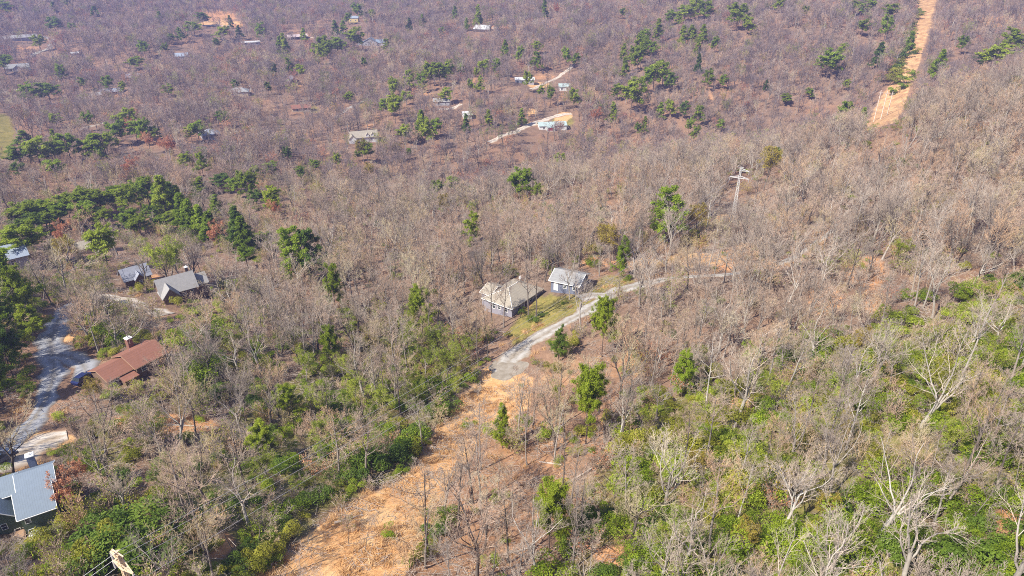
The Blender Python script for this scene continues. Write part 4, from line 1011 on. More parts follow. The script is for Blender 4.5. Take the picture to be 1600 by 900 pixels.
ACCENT = [(690, 565, 44, 'green'), (705, 600, 44, 'green'), (735, 560, 30, 'green'), (650, 640, 34, 'green'), (715, 625, 30, 'green'), (455, 560, 34, 'green'), (505, 700, 36, 'green'), (540, 600, 34, 'green'), (600, 655, 40, 'green'), (640, 620, 36, 'green'), (680, 560, 40, 'green'), (720, 575, 34, 'green'), (665, 590, 38, 'green'), (590, 560, 32, 'yellow'), (370, 560, 36, 'green'), (250, 700, 36, 'green'), (150, 640, 34, 'yellow'), (1000, 680, 40, 'green'), (1200, 640, 40, 'green'), (1340, 560, 36, 'yellow'), (1480, 720, 44, 'green'), (1090, 760, 44, 'yellow'), (1040, 880, 50, 'green'), (1540, 600, 40, 'green'), (1180, 760, 40, 'green'),
 (212, 285, 24, 'red'), (236, 240, 20, 'red'), (268, 255, 26, 'red'), (262, 250, 20, 'red'), (205, 212, 16, 'red'), (430, 345, 22, 'red'), (930, 205, 28, 'red'), (110, 395, 30, 'red'), (345, 392, 30, 'red'), (870, 30, 22, 'red'), (575, 290, 24, 'yellow'),
 (1192, 298, 50, 'yellow'), (955, 415, 46, 'yellow'), (948, 400, 36, 'yellow'), (1090, 375, 40, 'yellow'), (570, 255, 26, 'yellow'), (265, 452, 50, 'green'), (285, 448, 46, 'green'), (120, 425, 36, 'yellow'), (700, 345, 30, 'yellow'), (740, 340, 18, 'green'), (480, 600, 40, 'green'), (560, 640, 40, 'green'), (700, 600, 44, 'green'), (640, 560, 40, 'green'), (118, 806, 48, 'red'), (104, 792, 40, 'red'), (128, 770, 36, 'red'), (500, 660, 40, 'green'), (1310, 690, 40, 'yellow'), (1290, 830, 46, 'yellow'), (1150, 870, 50, 'yellow'), (870, 640, 30, 'green'), (1510, 310, 20, 'yellow'), (1275, 700, 40, 'green'), (420, 760, 40, 'green'), (1400, 420, 30, 'green')]
HERO = [  # big bare trees known one by one: foot u, v, top v, prototype, label
 (1372, 838, 672, 3, 'massive pale forked oak with long level limbs low on the right slope'),
 (1408, 915, 735, 9, 'pale forked tree with upswept limbs at the bottom edge, right of the massive forked oak'),
 (1292, 925, 775, 2, 'many limbed pale tree fanning out at the bottom edge, left of the massive forked oak'),
 (1572, 930, 720, 9, 'crooked white limbed tree in the bottom right corner'),
 (1218, 838, 690, 2, 'pale spreading tree left of the massive forked oak'),
 (1438, 668, 505, 3, 'broad bone white forked oak in the middle of the right slope'),
 (1148, 668, 515, 3, 'large bone white forked tree leaning left above the green laurel'),
 (1500, 600, 460, 7, 'tall straight pale tree behind the broad bone white oak'),
 (1038, 800, 655, 9, 'white limbed Y shaped tree over the laurel, right of the orange litter bank'),
 (985, 850, 715, 6, 'bent grey tree left of the white limbed Y shaped tree'),
 (1500, 760, 590, 4, 'tall slim grey tree below the broad bone white oak'),
 (840, 905, 775, 2, 'pale low forked tree at the bottom edge beside the yellow green pine'),
 (745, 905, 740, 0, 'dark limbed spreading tree alone at the lower edge of the clearing'),
 (545, 850, 795, 5, 'small thin sapling standing in the straw of the clearing'),
 (570, 862, 800, 8, 'second thin sapling in the straw right of the first one'),
 (695, 800, 690, 6, 'leafless grey tree on the right margin of the clearing'),
 (328, 885, 715, 4, 'tall leaning grey tree beside the lower left wires'),
 (390, 825, 700, 3, 'crook limbed grey tree left of the straw clearing'),
 (372, 868, 770, 8, 'slim dark stemmed tree between the lower left wires'),
 (195, 815, 725, 2, 'pale twisted tree right of the metal roofed house'),
 (890, 468, 392, 2, 'lone red brown tree standing in front of the garage'),
 (826, 502, 400, 4, 'slim tree on the lawn at the right corner of the ranch house'),
 (838, 500, 398, 1, 'second slim tree on the lawn between ranch house and garage'),
 (770, 515, 420, 1, 'tall thin tree in front of the ranch house wall'),
 (787, 512, 425, 4, 'narrow tree right before the lavender ranch house wall'),
 (936, 432, 372, 7, 'white stemmed leaning tree just behind the garage'),
 (872, 408, 335, 2, 'wide white limbed tree behind the garage roof'),
 (762, 565, 470, 4, 'dark stemmed tree at the edge of the gravel turnaround'),
 (748, 572, 475, 1, 'tall dark tree left of the gravel turnaround'),
 (892, 800, 690, 4, 'tall bare stem on the orange litter bank'),
 (878, 765, 672, 1, 'straight dark stem above the orange litter bank'),
 (818, 650, 575, 5, 'thin dark sapling on the orange bank below the turnaround'),
]
LAND = [('gravel turnaround', 790, 578), ('ranch house', 795, 465), ('garage', 900, 440), ('ridge lattice tower', 1150, 320), ('tan tower top', 185, 880), ('metal roofed house', 50, 770),
 ('brown roofed house', 195, 570), ('steep grey house', 285, 450), ('straw clearing', 600, 790), ('orange litter bank', 880, 720), ('massive forked oak', 1370, 760), ('broad bone white oak', 1440, 600),
 ('left leaning white tree', 1140, 600), ('white Y shaped tree', 1038, 740), ('bottom right corner', 1570, 860), ('tall leaning grey tree', 310, 800), ('asphalt junction', 75, 530), ('upper road bend', 1140, 430),
 ('pale road stretch', 1290, 370), ('bright yellow green pine', 915, 630), ('red budding trees', 110, 750), ('lawn of the ranch house', 860, 485), ('laurel bank', 590, 700), ('bright round pine', 660, 470),
 ('dark pine pair', 475, 390), ('flat topped pine', 170, 385), ('yellow budding tree', 955, 385), ('straw coloured cut', 1400, 110), ('three far poles', 1372, 165), ('red porched house', 865, 195), ('white far house', 753, 47),
 ('pink roofed house', 465, 58), ('blue roofed house', 578, 66), ('twin gabled house', 570, 215), ('orange earth cut', 345, 28), ('left edge field', 10, 210), ('far bungalow', 373, 145), ('curving far lane', 70, 66), ('white cottage', 28, 107),
 ('dark cabin', 461, 130), ('pale far cottage', 731, 182), ('climbing lane', 860, 125), ('slate far house', 284, 90), ('valley pine belt', 200, 320), ('blue slate house', 331, 212), ('saddle pole', 1055, 235), ('right margin trees', 1590, 420), ('right margin boulder', 1590, 640), ('upper right pines', 1560, 80), ('far pine group', 1070, 50)]
LAND = [x for x in LAND if x[0] != 'right margin boulder']
ORD = ['', 'second', 'third', 'fourth', 'fifth', 'sixth', 'seventh', 'eighth', 'ninth', 'tenth', 'eleventh', 'twelfth', 'thirteenth', 'fourteenth', 'fifteenth', 'sixteenth', 'seventeenth', 'eighteenth', 'nineteenth', 'twentieth']
def relate(items):
    """items: (key, u, v, look) -> label: nearest landmark, the side it lies on and how far out it comes"""
    rows = []
    for key, u, v, look in items:
        j = min(range(len(LAND)), key=lambda q: (LAND[q][1] - u) ** 2 + (1.6 * (LAND[q][2] - v)) ** 2)
        du, dv = u - LAND[j][1], v - LAND[j][2]
        side = ('right of' if du > 0 else 'left of') if abs(du) > 1.3 * abs(dv) else ('below' if dv > 0 else 'above')
        rows.append((look, side, j, math.hypot(du, dv), key))
    cnt = {}; out = {}
    for look, side, j, d, key in sorted(rows, key=lambda r: r[3]):
        c = cnt.get((look, side, j), 0); cnt[(look, side, j)] = c + 1
        o = ORD[c] if c < len(ORD) else ORD[-1]
        out[key] = f"{o + ' ' if o else ''}{look} {side} the {LAND[j][0]}, counted outward" if c else f"{look} closest {side} the {LAND[j][0]}"
    return out

ISL = []     # trunks already taken: x, y, r
pine_p = {}; 
for fm, key in (('spire', 's'), ('round', 'o'), ('ragged', 'r')):
    for tone, mat in (('l', 'light_pine'), ('m', 'pine'), ('d', 'dark_pine')):
        for lod in (0, 1, 2):
            for var in range(3):
                w, c = pine(300 + 37 * ord(key) % 91 + 5 * var + lod, fm, lod)
                pine_p[key, tone, lod, var] = (w, c, mat)
pine_me = {}
def pine_mesh(k):
    if k not in pine_me:
        w, c, mat = pine_p[k]
        pine_me[k] = (npmesh('trunk', w[0], [w[1]], [M['pine_bark']], smooth=True), npmesh('needle_crown', c[0], [c[1]], [M[mat]]), float(np.percentile(np.hypot(c[0][:, 0], c[0][:, 1]), 97)))
    return pine_me[k]
def size_px(foot, R, vtop):
    return top_height(foot, vtop)
tree_objs = 0
plist = []
for line in PINES.strip().splitlines():
    for t in line.split('|'):
        a = t.split(); plist.append((float(a[0]), float(a[1]), float(a[2]), float(a[3]), a[4], {'m': 'lm'[len(plist) % 2], 'd': 'mmd'[len(plist) % 3], 'l': 'l'}[a[5]]))
tonew = {'l': 'bright green', 'm': 'green', 'd': 'dark green'}; formw = {'s': 'spire shaped pine', 'o': 'round crowned pine', 'r': 'ragged pine'}
items = []
for i, (u, vt, vb, w, fm, tone) in enumerate(plist): items.append((i, u, (vt + vb) / 2, f'{tonew[tone]} {formw[fm]}'))
plab = relate(items)
for i, (u, vt, vb, w, fm, tone) in enumerate(plist):
    vb2 = vb + .18 * (vb - vt)                      # the foot stands lower, hidden by the trees in front
    p, R = at(u, vb2); H = min(24.0, top_height(p, vt)); lod = 0 if R < 190 else 1 if R < 420 else 2
    k = (fm, tone, lod, i % 3); tm, cm, cr = pine_mesh(k)
    s = H / 12.0; wr = max(w * R / F * (.6 if R > 190 else .52), 1.2); sx = min(2.0 * s, max((.85 if R > 190 else .5) * s, wr / cr))
    r = empty('pine_tree', tuple(p), random.random() * 6.28); r.scale = (sx, sx, s)
    props(r, plab[i], 'pine tree', 'pines and other evergreens among the bare trees')
    link('trunk', tm, r); link('needle_crown', cm, r)
    ISL.append((p[0], p[1], wr * .8 + .8))

# evergreen shrubs standing out one by one
shrub_me = {}
for tone, mat in (('l', 'laurel'), ('o', 'olive'), ('d', 'dark_pine')):
    for lod in (0, 1):
        for var in range(2):
            st, lf = shrub(500 + var + 7 * lod, lod); shrub_me[tone, lod, var] = two_mat('evergreen_shrub', st, lf, M['dark_wood'], M[mat])
slook = {'l': 'bright green laurel bush', 'o': 'olive green bush', 'd': 'dark green laurel bush'}
slab_ = relate([(i, u, v, slook[t]) for i, (u, v, w, t) in enumerate(EXTRA_SHRUBS)])
for i, (u, v, w, t) in enumerate(EXTRA_SHRUBS):
    p, R = at(u, v); W = w * R / F; s = W / 2.3
    o = link('evergreen_shrub', shrub_me[t, 0 if R < 200 else 1, i % 2]); o.location = tuple(p); o.rotation_euler = (0, 0, random.random() * 6.28); o.scale = (s, s, min(s, 2.2) * (.9 + .5 * random.random()))
    props(o, slab_[i], 'shrub', 'evergreen shrubs standing out under the trees')

# ------------------------------------------------------------------ the bare wood
kx, ky, kr = np.array([q[0] for q in KEEP]), np.array([q[1] for q in KEEP]), np.array([q[2] for q in KEEP])
rx, ry, rw = np.array([q[0] for q in ROADS]), np.array([q[1] for q in ROADS]), np.array([q[2] for q in ROADS])
def free(x, y, isl=None):
    if ((kx - x) ** 2 + (ky - y) ** 2 < kr ** 2).any(): return False
    if ((rx - x) ** 2 + (ry - y) ** 2 < (rw + 1.0) ** 2).any(): return False
    return True
VIEW = [  # what the photograph shows open between the trees: outline, how many trees may stand before it
 ([(755, 500), (762, 455), (800, 424), (870, 412), (940, 425), (1000, 438), (940, 482), (860, 530), (815, 590), (790, 605), (755, 600), (745, 575)], .05),
 ([(-20, 850), (-20, 700), (60, 695), (110, 720), (85, 860)], .05),
 ([(100, 605), (118, 550), (205, 520), (245, 545), (245, 590), (180, 600)], .10),
 ([(240, 478), (245, 440), (290, 415), (330, 435), (325, 470)], .2), ([(185, 440), (210, 410), (240, 440), (215, 452)], .3),
 ([(40, 560), (60, 500), (110, 480), (115, 545), (145, 600), (120, 610)], .5), ([(0, 720), (40, 650), (80, 600), (90, 630), (30, 720)], .7),
 (STRAW, .3), ([(1000, 445), (1080, 425), (1150, 420), (1150, 440), (1010, 455)], .75), ([(1232, 412), (1248, 395), (1285, 368), (1300, 372), (1250, 412)], .5),
 ([(1144, 318), (1140, 258), (1170, 254), (1158, 318)], .1), ([(1362, 190), (1392, 188), (1418, 160), (1432, 122), (1447, 80), (1462, 40), (1478, -30), (1430, -30), (1426, 30), (1416, 62), (1404, 100), (1386, 130), (1366, 160)], .0), ([(-10, 430), (-10, 385), (15, 385), (15, 430)], .2), ([(120, 400), (120, 368), (165, 372), (160, 400)], .3),
 ([(165, 905), (165, 855), (210, 855), (215, 905)], .05), ([(835, 210), (840, 180), (900, 180), (900, 205)], .3), ([(760, 225), (835, 185), (850, 195), (770, 230)], .2), ([(795, 135), (800, 115), (845, 120), (840, 135)], .1),
 ([(830, 140), (890, 100), (900, 105), (835, 145)], .3), ([(738, 55), (738, 32), (770, 32), (768, 55)], .25), ([(450, 66), (450, 46), (482, 46), (482, 66)], .3), ([(560, 78), (562, 52), (605, 55), (600, 78)], .35), ([(540, 36), (542, 20), (562, 20), (560, 38)], .35),
 ([(545, 225), (548, 202), (592, 202), (592, 225)], .4), ([(310, 44), (325, 15), (370, 15), (378, 44)], .1), ([(355, 155), (360, 135), (395, 138), (395, 155)], .5), ([(720, 190), (722, 172), (742, 172), (742, 190)], .4), ([(14, 114), (14, 98), (46, 98), (46, 114)], .55), ([(30, 80), (50, 50), (90, 52), (85, 85)], .5),
 ([(270, 96), (272, 80), (296, 80), (296, 96)], .7), ([(380, 74), (380, 62), (408, 62), (408, 74)], .6), ([(452, 135), (452, 118), (472, 120), (472, 135)], .5), ([(458, 178), (458, 164), (492, 164), (492, 178)], .55), ([(-10, 255), (0, 175), (25, 180), (28, 225), (10, 260)], .1), ([(872, 143), (872, 128), (895, 128), (895, 143)], .7), ([(320, 218), (320, 200), (348, 200), (348, 218)], .55),
]
VR = []
for poly, kp in VIEW:
    mu = sum(q[0] for q in poly) / len(poly); mv = sum(q[1] for q in poly) / len(poly); VR.append(at(mu, mv)[1] * 1.02)
def jitter_grid(sp, y0, y1):
    X, Y = [], []
    a = np.arange(-1.0 * y1 * .86 - 60, y1 * .86 + 60, sp); b = np.arange(y0, y1, sp)
    g1, g2 = np.meshgrid(a, b); g1 = g1 + (rng.random(g1.shape) - .5) * sp * .95; g2 = g2 + (rng.random(g1.shape) - .5) * sp * .95
    return g1.ravel(), g2.ravel()
cand = []
for (sp, r0, r1) in ((4.2, 30, 190), (4.7, 190, 420), (4.9, 420, 1500)):
    X, Y = jitter_grid(sp, max(20, r0 * .5), r1); rr0 = np.hypot(X, Y); k = (rr0 >= (r0 if r0 > 30 else 25)) & (rr0 < r1)
    X, Y = X[k], Y[k]; Z = height(X, Y); u, v, R = project(np.column_stack([X, Y, Z]))
    k = (u > -360) & (u < 1960) & (v > -60) & (v < 1260); cand.append(np.column_stack([X, Y, Z, u, v, R])[k])
cand = np.concatenate(cand)
N0 = len(cand)
hgt = 11.0 + 5.5 * rng.random(N0) + 10.0 * fbm(cand[:, 0] / 55, cand[:, 1] / 55, 3)
hgt = hgt * np.where(cand[:, 5] > 240, 1.0, 1.0)
cls = rng.random(N0)
small = cls < np.where((inpoly(cand[:, 3], cand[:, 4], GREEN) | (cand[:, 5] < 0)) & (cand[:, 5] < 200), .42, .20); hgt = np.where(small, hgt * .62, hgt)
prob = np.clip(.88 + 2.4 * fbm(cand[:, 0] / 40 + 3, cand[:, 1] / 40, 3), .38, 1.0)
U, V_ = cand[:, 3], cand[:, 4]
prob = np.where(inpoly(U, V_, STRAW), .03, prob); prob = np.where(inpoly(U, V_, LITTER) & ~inpoly(U, V_, STRAW), np.maximum(prob, .9), prob)
prob = np.where(inpoly(U, V_, ROW) & (cand[:, 5] > 380), 0, prob); prob = np.where(inpoly(U, V_, LAWN), .08, prob); prob = np.where(inpoly(U, V_, FIELD), .03, prob)
prob = np.where(inpoly(U, V_, GREEN) & (cand[:, 5] < 170), prob * .78, prob); prob = np.where(inpoly(U, V_, GREEN2), prob * .8, prob)
for (pu0, pv0, ru, rv, k) in PATCH:
    ins = ((U - pu0) / ru) ** 2 + ((V_ - pv0) / rv) ** 2 < 1; prob = np.where(ins, prob * (.25 if k != 2 else .15), prob)
keepm = rng.random(N0) < prob
# trees that would stand before what the photograph shows open
for (poly, kp), vr in zip(VIEW, VR):
    hit = np.zeros(N0, bool)
    for f in (.12, .4, .65, .9):
        uu, vv, _ = project(np.column_stack([cand[:, 0], cand[:, 1], cand[:, 2] + hgt * f]))
        half = (.06 if f < .5 else .16) * hgt * F / cand[:, 5]
        for o in (-1, 0, 1): hit |= inpoly(uu + o * half, vv, poly)
    hit &= cand[:, 5] < vr
    if poly is STRAW: hit &= ~inpoly(U, V_, LITTER)
    keepm &= ~hit | (rng.random(N0) < kp)
# and the pines keep most of their height clear of bare crowns
for (u, vt, vb, w, fm, tone) in plist + [(u_, v_ - w_ * 1.15, v_, w_, 'o', 'l') for i_, (u_, v_, w_, c_) in enumerate(ACCENT) if v_ < 470 or (i_ % 2 == 0 and u_ < 800)]:
    rp = at(u, vb + .18 * (vb - vt))[1]
    near_ = np.nonzero(keepm & (cand[:, 5] < rp) & (cand[:, 5] > rp * .8) & (np.abs(cand[:, 3] - u) < w * .5 + 30))[0]
    if not len(near_): continue
    hit = np.zeros(len(near_), bool)
    for f in (.55, .9):
        uu, vv, _ = project(np.column_stack([cand[near_, 0], cand[near_, 1], cand[near_, 2] + hgt[near_] * f]))
        half = .16 * hgt[near_] * F / cand[near_, 5]
        hit |= (np.abs(uu - u) < w * .45 + half) & (vv > vt - 2) & (vv < vb - .15 * (vb - vt))
    drop = near_[hit & (rng.random(len(near_)) > .15)]; keepm[drop] = False
for i in np.nonzero(keepm)[0]:
    if not free(cand[i, 0], cand[i, 1]): keepm[i] = False
ix = np.array([q[0] for q in ISL]); iy = np.array([q[1] for q in ISL]); ir = np.array([q[2] for q in ISL])
for (u, v, w, c) in ACCENT:
    p, R = at(u, v); ix = np.append(ix, p[0]); iy = np.append(iy, p[1]); ir = np.append(ir, max(1.8, w * R / F * (.42 if R > 220 else .2)))
for (u, v, vt, pi, lab) in HERO:
    p, R = at(u, v); ix = np.append(ix, p[0]); iy = np.append(iy, p[1]); ir = np.append(ir, 2.6 if pi in (5, 8, 1, 4) else 4.2)
for i in np.nonzero(keepm)[0]:
    if ((ix - cand[i, 0]) ** 2 + (iy - cand[i, 1]) ** 2 < ir ** 2).any(): keepm[i] = False
T = cand[keepm]; TH = hgt[keepm]; SM = small[keepm]
print('bare trees', len(T))

def place_bare(p, H, pi, label, rz, tilt=(0, 0)):
    tm, cm, fm, pale, tips = near_protos[pi]
    s = H / (12.0 if fm == 'pole' else 16.0)
    r = empty('bare_tree', tuple(p), rz); r.rotation_euler = (tilt[0], tilt[1], rz); r.scale = (s, s, s)
    props(r, label, 'bare tree', 'leafless trees of the near wood')
    link('trunk', tm, r); link('twig_crown', cm, r)
for i, (u, v, vt, pi, lab) in enumerate(HERO):
    p, R = at(u, v); H = min(21.0, top_height(p, vt)); place_bare(p, H, pi, lab, 1.3 * i)
# the 300 that show largest become objects of their own
utop, vtop, _ = project(np.column_stack([T[:, 0], T[:, 1], T[:, 2] + TH]))
seen = (T[:, 3] > -10) & (T[:, 3] < 1610) & (vtop < 890) & (T[:, 4] > 0)
score = np.where(seen, TH / T[:, 5], 0)
order = np.argsort(-score); nI = 300 - len(HERO)
ind = order[:nI]; rest = order[nI:]
looks = {'spread': 'spreading grey bare tree', 'tall': 'tall straight bare tree', 'fork': 'forked pale limbed bare tree', 'pole': 'slim young bare tree'}
items = []; chosen = {}
for i in ind:
    pi = int(rng.choice([1, 4, 1, 4, 0])) if inpoly(T[i, 3], T[i, 4], LITTER) else int(rng.choice([5, 8])) if SM[i] else int(rng.choice([0, 1, 2, 4, 6, 7, 1, 4, 3, 9])) if T[i, 3] > 950 else int(rng.choice([0, 1, 4, 6, 0, 1, 4, 6, 3]))
    chosen[i] = pi; fm = near_protos[pi][2]
    look = looks[fm]
    if fm == 'spread' and near_protos[pi][3]: look = 'spreading pale bare tree'
    if fm == 'tall' and near_protos[pi][3]: look = 'tall pale barked bare tree'
    items.append((int(i), (T[i, 3] + utop[i]) / 2, (T[i, 4] + vtop[i]) / 2, look))
tl = relate(items)
for i in ind:
    place_bare(T[i, :3], TH[i], chosen[i], tl[int(i)], random.random() * 6.28, (random.gauss(0, .04), random.gauss(0, .04)))
# budding trees that stand out by their colour
bud_me = {}
for i, (c, bm) in enumerate((('red', 'red_bud'), ('yellow', 'yellow_bud'), ('green', 'green_bud'))):
    tr, cr, tips = bare_tree(230 + i, 'spread', 1)
    fo = bloom(11 + i, tips, 4200, .27)
    bud_me[c] = (npmesh('trunk', tr[0], [tr[1]], [M['bark']], smooth=True), npmesh('twig_crown', cr[0], [cr[1]], [M['twig']]), npmesh('young_leaves', fo[0], [fo[1]], [M[bm]]))
blook = {'red': 'red budding tree', 'yellow': 'yellow budding tree', 'green': 'fresh green leafing tree'}
bl = relate([(i, u, v - 20, blook[c]) for i, (u, v, w, c) in enumerate(ACCENT)])
for i, (u, v, w, c) in enumerate(ACCENT):
    p, R = at(u, v); s = max(.38, min(1.1, w * R / F / 10.0)); r = empty('budding_tree', tuple(p), random.random() * 6); r.scale = (s, s, s * 1.05)
    props(r, bl[i], 'budding tree', 'trees with coloured buds among the bare ones')
    for nm, me in zip(('trunk', 'twig_crown', 'young_leaves'), bud_me[c]): link(nm, me, r)

def inst(rows, H, choose, base_h):
    n_ = len(rows); idx = np.array([choose(i) for i in range(n_)])
    rot = np.column_stack([rng.normal(0, .04, n_), rng.normal(0, .04, n_), rng.random(n_) * 6.28]); s = H / base_h
    return idx, rot, np.column_stack([s * (.9 + .3 * rng.random(n_)), s * (.9 + .3 * rng.random(n_)), s])
Rr = T[rest, 5]; mid = rest[Rr < 350]; far = rest[Rr >= 350]
idx, rot, scl = inst(T[mid], TH[mid], lambda i: 4 if SM[mid[i]] else int(rng.choice([0, 1, 2, 3, 5])), 16.0)
scatter('bare_woodland', 'leafless grey brown woodland covering the middle of the ridge', T[mid, :3], idx, rot, scl, mid_protos)
tint = fbm(T[:, 0] / 90, T[:, 1] / 90 + 7, 3)
def pickfar(i):
    r_ = rng.random(); t = tint[far[i]]
    if r_ < .028 + max(0, t) * .08: return 9
    if r_ < .045 + max(0, -t) * .08: return 10
    if r_ < .085 + max(0, -t) * .12: return 11
    return int(rng.choice([0, 1, 2, 3, 4, 5, 6, 7, 8]))
idx, rot, scl = inst(T[far], TH[far], pickfar, 16.0)
scatter('far_woodland', 'distant leafless woodland clothing the valley and far slopes', T[far, :3], idx, rot, scl, far_protos)
print('mid', len(mid), 'far', len(far))

# ------------------------------------------------------------------ undergrowth, dead grass, logs
us = []
for tone, mat in (('l', 'laurel'), ('o', 'olive'), ('g', 'green_bud'), ('d', 'dark_pine')):
    st, lf = shrub(600 + ord(tone), 0); us.append(two_mat('undergrowth_kind', st, lf, M['dark_wood'], M[mat]))
X, Y = jitter_grid(2.1, 20, 330); Z = height(X, Y); u, v, R = project(np.column_stack([X, Y, Z]))
k = (u > -260) & (u < 1860) & (v > 150) & (v < 1160); X, Y, Z, u, v, R = X[k], Y[k], Z[k], u[k], v[k], R[k]
pr = np.full(len(X), .05)
cl = np.clip(.5 + 3.0 * fbm(X / 11, Y / 11, 3), 0, 1)
pr = np.where(inpoly(u, v, GREEN), .3 + .75 * cl, pr); pr = np.where(inpoly(u, v, GREEN2), .18 + .7 * cl, pr)
left = (u < 420) & (v > 440); pr = np.where(left & (pr < .1), .15 + .5 * cl, pr)
pr = np.where((u < 900) & (v > 480) & (pr < .1), .12 + .4 * cl, pr)
pr = np.where((v < 440), .015 + .05 * cl, pr)
for poly, q in ((STRAW, .015), (LITTER, .08), (LAWN, .04)): pr = np.where(inpoly(u, v, poly), q, pr)
k = rng.random(len(X)) < pr
X, Y, Z, R = X[k], Y[k], Z[k], R[k]
k = np.array([free(a, b_) for a, b_ in zip(X, Y)]); X, Y, Z = X[k], Y[k], Z[k]; n_ = len(X)
s = (.45 + .85 * rng.random(n_) ** 1.4) * np.where(inpoly(*project(np.column_stack([X, Y, Z]))[:2], GREEN), 1.35, 1.0)
tv = fbm(X / 25 + 50, Y / 25, 3) + .25 * (rng.random(n_) - .5); idx = np.where(tv < -.16, 3, np.where(tv < .03, 0, np.where(tv < .13, 1, 2)))
scatter('laurel_undergrowth', 'green laurel and briar undergrowth beneath the bare trees', np.column_stack([X, Y, Z]), idx, np.column_stack([np.zeros(n_), np.zeros(n_), rng.random(n_) * 6.28]), np.column_stack([s, s, s * (.7 + .6 * rng.random(n_))]), us)
print('undergrowth', n_)

# twiggy brush and saplings under the canopy
def brush(seed, bud=None):
    g = np.random.default_rng(seed); m = 7; P = np.zeros((m, 5, 3)); d = unit(np.column_stack([g.normal(size=(m, 2)) * .38, np.ones(m)])); P[:, 0] = np.column_stack([g.normal(size=(m, 2)) * .35, np.full(m, -.2)])
    for j in range(1, 5):
        d = unit(d + g.normal(size=(m, 3)) * .1); P[:, j] = P[:, j - 1] + d * (.55 + .45 * g.random((m, 1)))
    R = np.full((m, 5), .035) * np.linspace(1, .4, 5)
    l2 = grow(g, P, R, 9, .25, (20, 55), .42, .6, 3, .2, .1); l3 = grow(g, *l2, 6, .2, (20, 60), .5, .7, 2, .2, .1)
    tw = cat_([tubes(P, R, 4), tubes(l2[0], np.maximum(l2[1], .016), 3), tubes(l3[0], np.maximum(l3[1], .014), 3)])
    if bud is None: return npmesh('brush_kind', tw[0], [tw[1]], [M['twig']])
    return two_mat('brush_kind', tw, bloom(seed, l3[0][:, -1], 330, .17), M['twig'], M[bud])
bk = [brush(800), brush(801), brush(802), brush(803, 'green_bud'), brush(804, 'olive'), brush(805, 'yellow_bud'), brush(806, 'red_bud')]
X, Y = jitter_grid(2.7, 20, 380); Z = height(X, Y); u, v, R = project(np.column_stack([X, Y, Z]))
k = (u > -260) & (u < 1860) & (v > 150) & (v < 1160); X, Y, Z, u, v, R = X[k], Y[k], Z[k], u[k], v[k], R[k]
pr = np.full(len(X), .5)
for poly, q in ((GREEN, .42), (GREEN2, .6), (STRAW, .012), (LITTER, .08), (LAWN, .02), (ROW, .05)): pr = np.where(inpoly(u, v, poly), q, pr)
pr = pr * np.clip(.6 + 2.2 * fbm(X / 14, Y / 14 + 9, 3), .15, 1.5)
for (poly, kp) in VIEW:
    if poly is not STRAW and poly is not LITTER: pr = np.where(inpoly(u, v - 10, poly), pr * .2, pr)
k = rng.random(len(X)) < pr; X, Y, Z, u, v = X[k], Y[k], Z[k], u[k], v[k]
k = np.array([free(a, b_) for a, b_ in zip(X, Y)]); X, Y, Z, u, v = X[k], Y[k], Z[k], u[k], v[k]; n_ = len(X)
tv = fbm(X / 30 + 20, Y / 30 + 70, 3) + .3 * (rng.random(n_) - .5); lf = (u < 760) & (v > 430)
idx = np.where(tv > np.where(lf, -.03, .07), np.where(rng.random(n_) < .5, 3, 4), np.where(tv < -.17, np.where(rng.random(n_) < .45, 6, 5), rng.integers(0, 3, n_)))
s = .55 + .9 * rng.random(n_) ** 1.5
scatter('bare_brush', 'twiggy brush and thin saplings under the bare trees', np.column_stack([X, Y, Z]), idx, np.column_stack([np.zeros(n_), np.zeros(n_), rng.random(n_) * 6.28]), np.column_stack([s, s, s * (.8 + .7 * rng.random(n_))]), bk)
print('brush', n_)

def tuft(seed, n, h, spread):
    g = np.random.default_rng(seed); B = np.column_stack([g.normal(size=n) * spread, g.normal(size=n) * spread, np.zeros(n)])
    tip = B + np.column_stack([g.normal(size=n) * h * .6, g.normal(size=n) * h * .6, h * (.5 + .7 * g.random(n))]); w = .035
    d = unit(g.normal(size=(n, 3)) * np.array([1, 1, 0])) * w
    return np.stack([B - d, B + d, tip], 1).reshape(-1, 3), np.arange(n * 3).reshape(-1, 3)
tk = [npmesh('grass_kind', *(lambda q: (q[0], [q[1]]))(tuft(700 + i, 70, .45, .35)), [M['straw']]) for i in range(3)]
X, Y = jitter_grid(.85, 25, 260); Z = height(X, Y); u, v, R = project(np.column_stack([X, Y, Z]))
ed = np.array([(((rx - a) ** 2 + (ry - b_) ** 2) < (rw + 2.6) ** 2).any() for a, b_ in zip(X, Y)]) & (R < 230)
k = (inpoly(u, v, STRAW) | ed | (inpoly(u, v, LITTER) & (rng.random(len(u)) < .12))) & (rng.random(len(u)) < np.clip(.2 + 2.0 * fbm(X / 6, Y / 6, 3), .03, .7)); X, Y, Z = X[k], Y[k], Z[k]; n_ = len(X)
k = np.array([free(a, b_) for a, b_ in zip(X, Y)]); X, Y, Z = X[k], Y[k], Z[k]; n_ = len(X); s = .5 + rng.random(n_)
scatter('dry_grass', 'tufts of straw coloured dead grass on the clearing', np.column_stack([X, Y, Z]), rng.integers(0, 3, n_), np.column_stack([np.zeros(n_), np.zeros(n_), rng.random(n_) * 6.28]), np.column_stack([s, s, s]), tk)
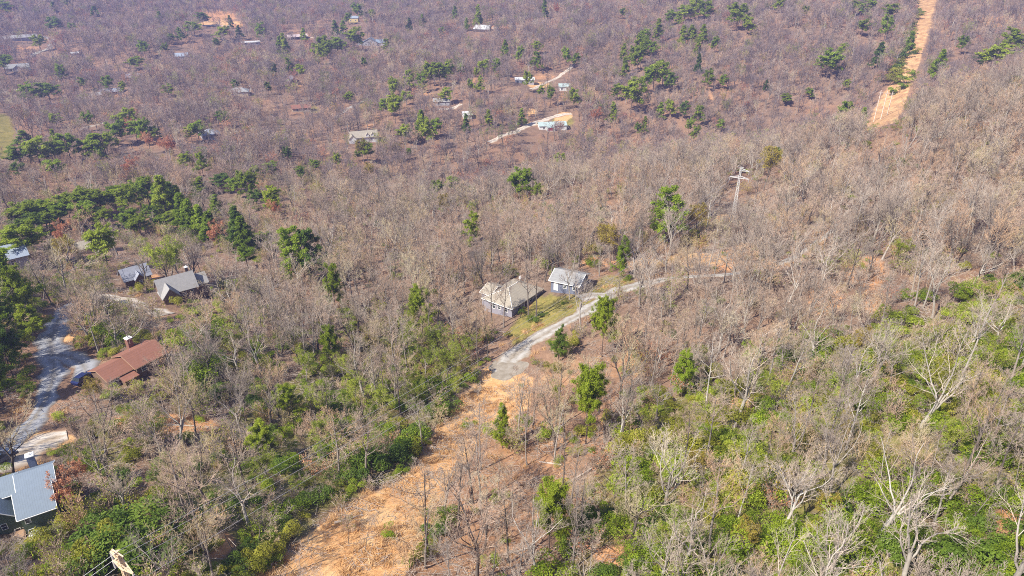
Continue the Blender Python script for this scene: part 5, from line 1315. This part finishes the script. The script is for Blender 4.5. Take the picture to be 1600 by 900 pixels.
# leaf litter: loose brown leaves and sticks that give the near floor its grain
lk = []
for i in range(3):
    g = np.random.default_rng(720 + i); n1 = 60
    P = np.empty((n1, 2, 3)); P[:, 0] = np.column_stack([g.normal(size=(n1, 2)) * 1.1, .03 + .12 * g.random(n1)]); P[:, 1] = P[:, 0] + np.column_stack([g.normal(size=(n1, 2)) * .55, g.normal(size=n1) * .07])
    lk.append(npmesh('stick_kind', *(lambda q: (q[0], [q[1]]))(tubes(P, np.full((n1, 2), .022), 3)), [M['log']]))
X, Y = jitter_grid(2.6, 25, 240); Z = height(X, Y); u, v, R = project(np.column_stack([X, Y, Z]))
k = (u > -60) & (u < 1660) & (v < 960) & (rng.random(len(u)) < .5) & ~inpoly(u, v, LAWN); X, Y, Z = X[k], Y[k], Z[k]
k = np.array([free(a, b_) for a, b_ in zip(X, Y)]); X, Y, Z = X[k], Y[k], Z[k]; n_ = len(X); s = .6 + rng.random(n_)
scatter('fallen_twigs', 'fallen twigs and sticks strewn over the leaf litter', np.column_stack([X, Y, Z]), rng.integers(0, 3, n_), np.column_stack([np.zeros(n_), np.zeros(n_), rng.random(n_) * 6.28]), np.column_stack([s, s, s]), lk)

LOGS = [(905, 745, 5, .6, 'dead log lying across the orange litter bank'), (800, 865, 6, .3, 'long dead log at the bottom of the litter bank'), (950, 690, 5, .9, 'grey fallen trunk above the orange litter bank'), (545, 812, 4, .5, 'pale dead branch on the straw clearing'), (860, 725, 4, 2.6, 'bleached fallen trunk behind the tall bare stem'), (270, 665, 7, .1, 'fallen trunk in the clearing behind the brown roofed house'), (1235, 480, 4, .4, 'short fallen trunk on the orange ground of the right slope'), (700, 610, 4, .7, 'dark fallen trunk at the left edge of the turnaround')]
for i, (u, v, L, a, lab) in enumerate(LOGS):
    p, R = at(u, v); c, s_ = math.cos(a), math.sin(a); mb = MB(); q = []
    for t in np.linspace(-.5, .5, 7):
        x, y = p[0] + c * t * L, p[1] + s_ * t * L; q.append((x, y, float(height(x, y)) + .16))
    for j in range(6): mb.bar(q[j], q[j + 1], .2 - .018 * j, .2 - .018 * (j + 1), 7)
    mb.bar(q[3], (q[3][0] + .8 * s_, q[3][1] + .6, q[3][2] + .5), .07, .02, 5); mb.bar(q[4], (q[4][0] - .7 * s_, q[4][1] - .3, q[4][2] + .6), .06, .02, 5)
    props(mb.build('fallen_log', M['log']), lab, 'fallen log', 'dead trunks on the ground')

# ------------------------------------------------------------------ the air
if HAZE_DENSITY > 0:
    hz = MB().box(-2600, 2600, -200, 4700, -90, 900).v
    hm = bpy.data.materials.new('air'); hm.use_nodes = True; hn = hm.node_tree.nodes; hn.remove(hn['Principled BSDF'])
    vp = hn.new('ShaderNodeVolumePrincipled'); vp.inputs['Color'].default_value = (.44, .48, 1.0, 1); vp.inputs['Density'].default_value = HAZE_DENSITY; vp.inputs['Anisotropy'].default_value = .2
    hm.node_tree.links.new(vp.outputs[0], hn['Material Output'].inputs['Volume'])
    zlo, zhi = float(GZ.min()) - 1.0, float(max(GZ.max(), CAMZ)) + 30.0
    props(MB().box(-4600, 4600, -4600, 4600, zlo, zhi).build('haze', hm), 'thin blue haze over the valley', kind='stuff')
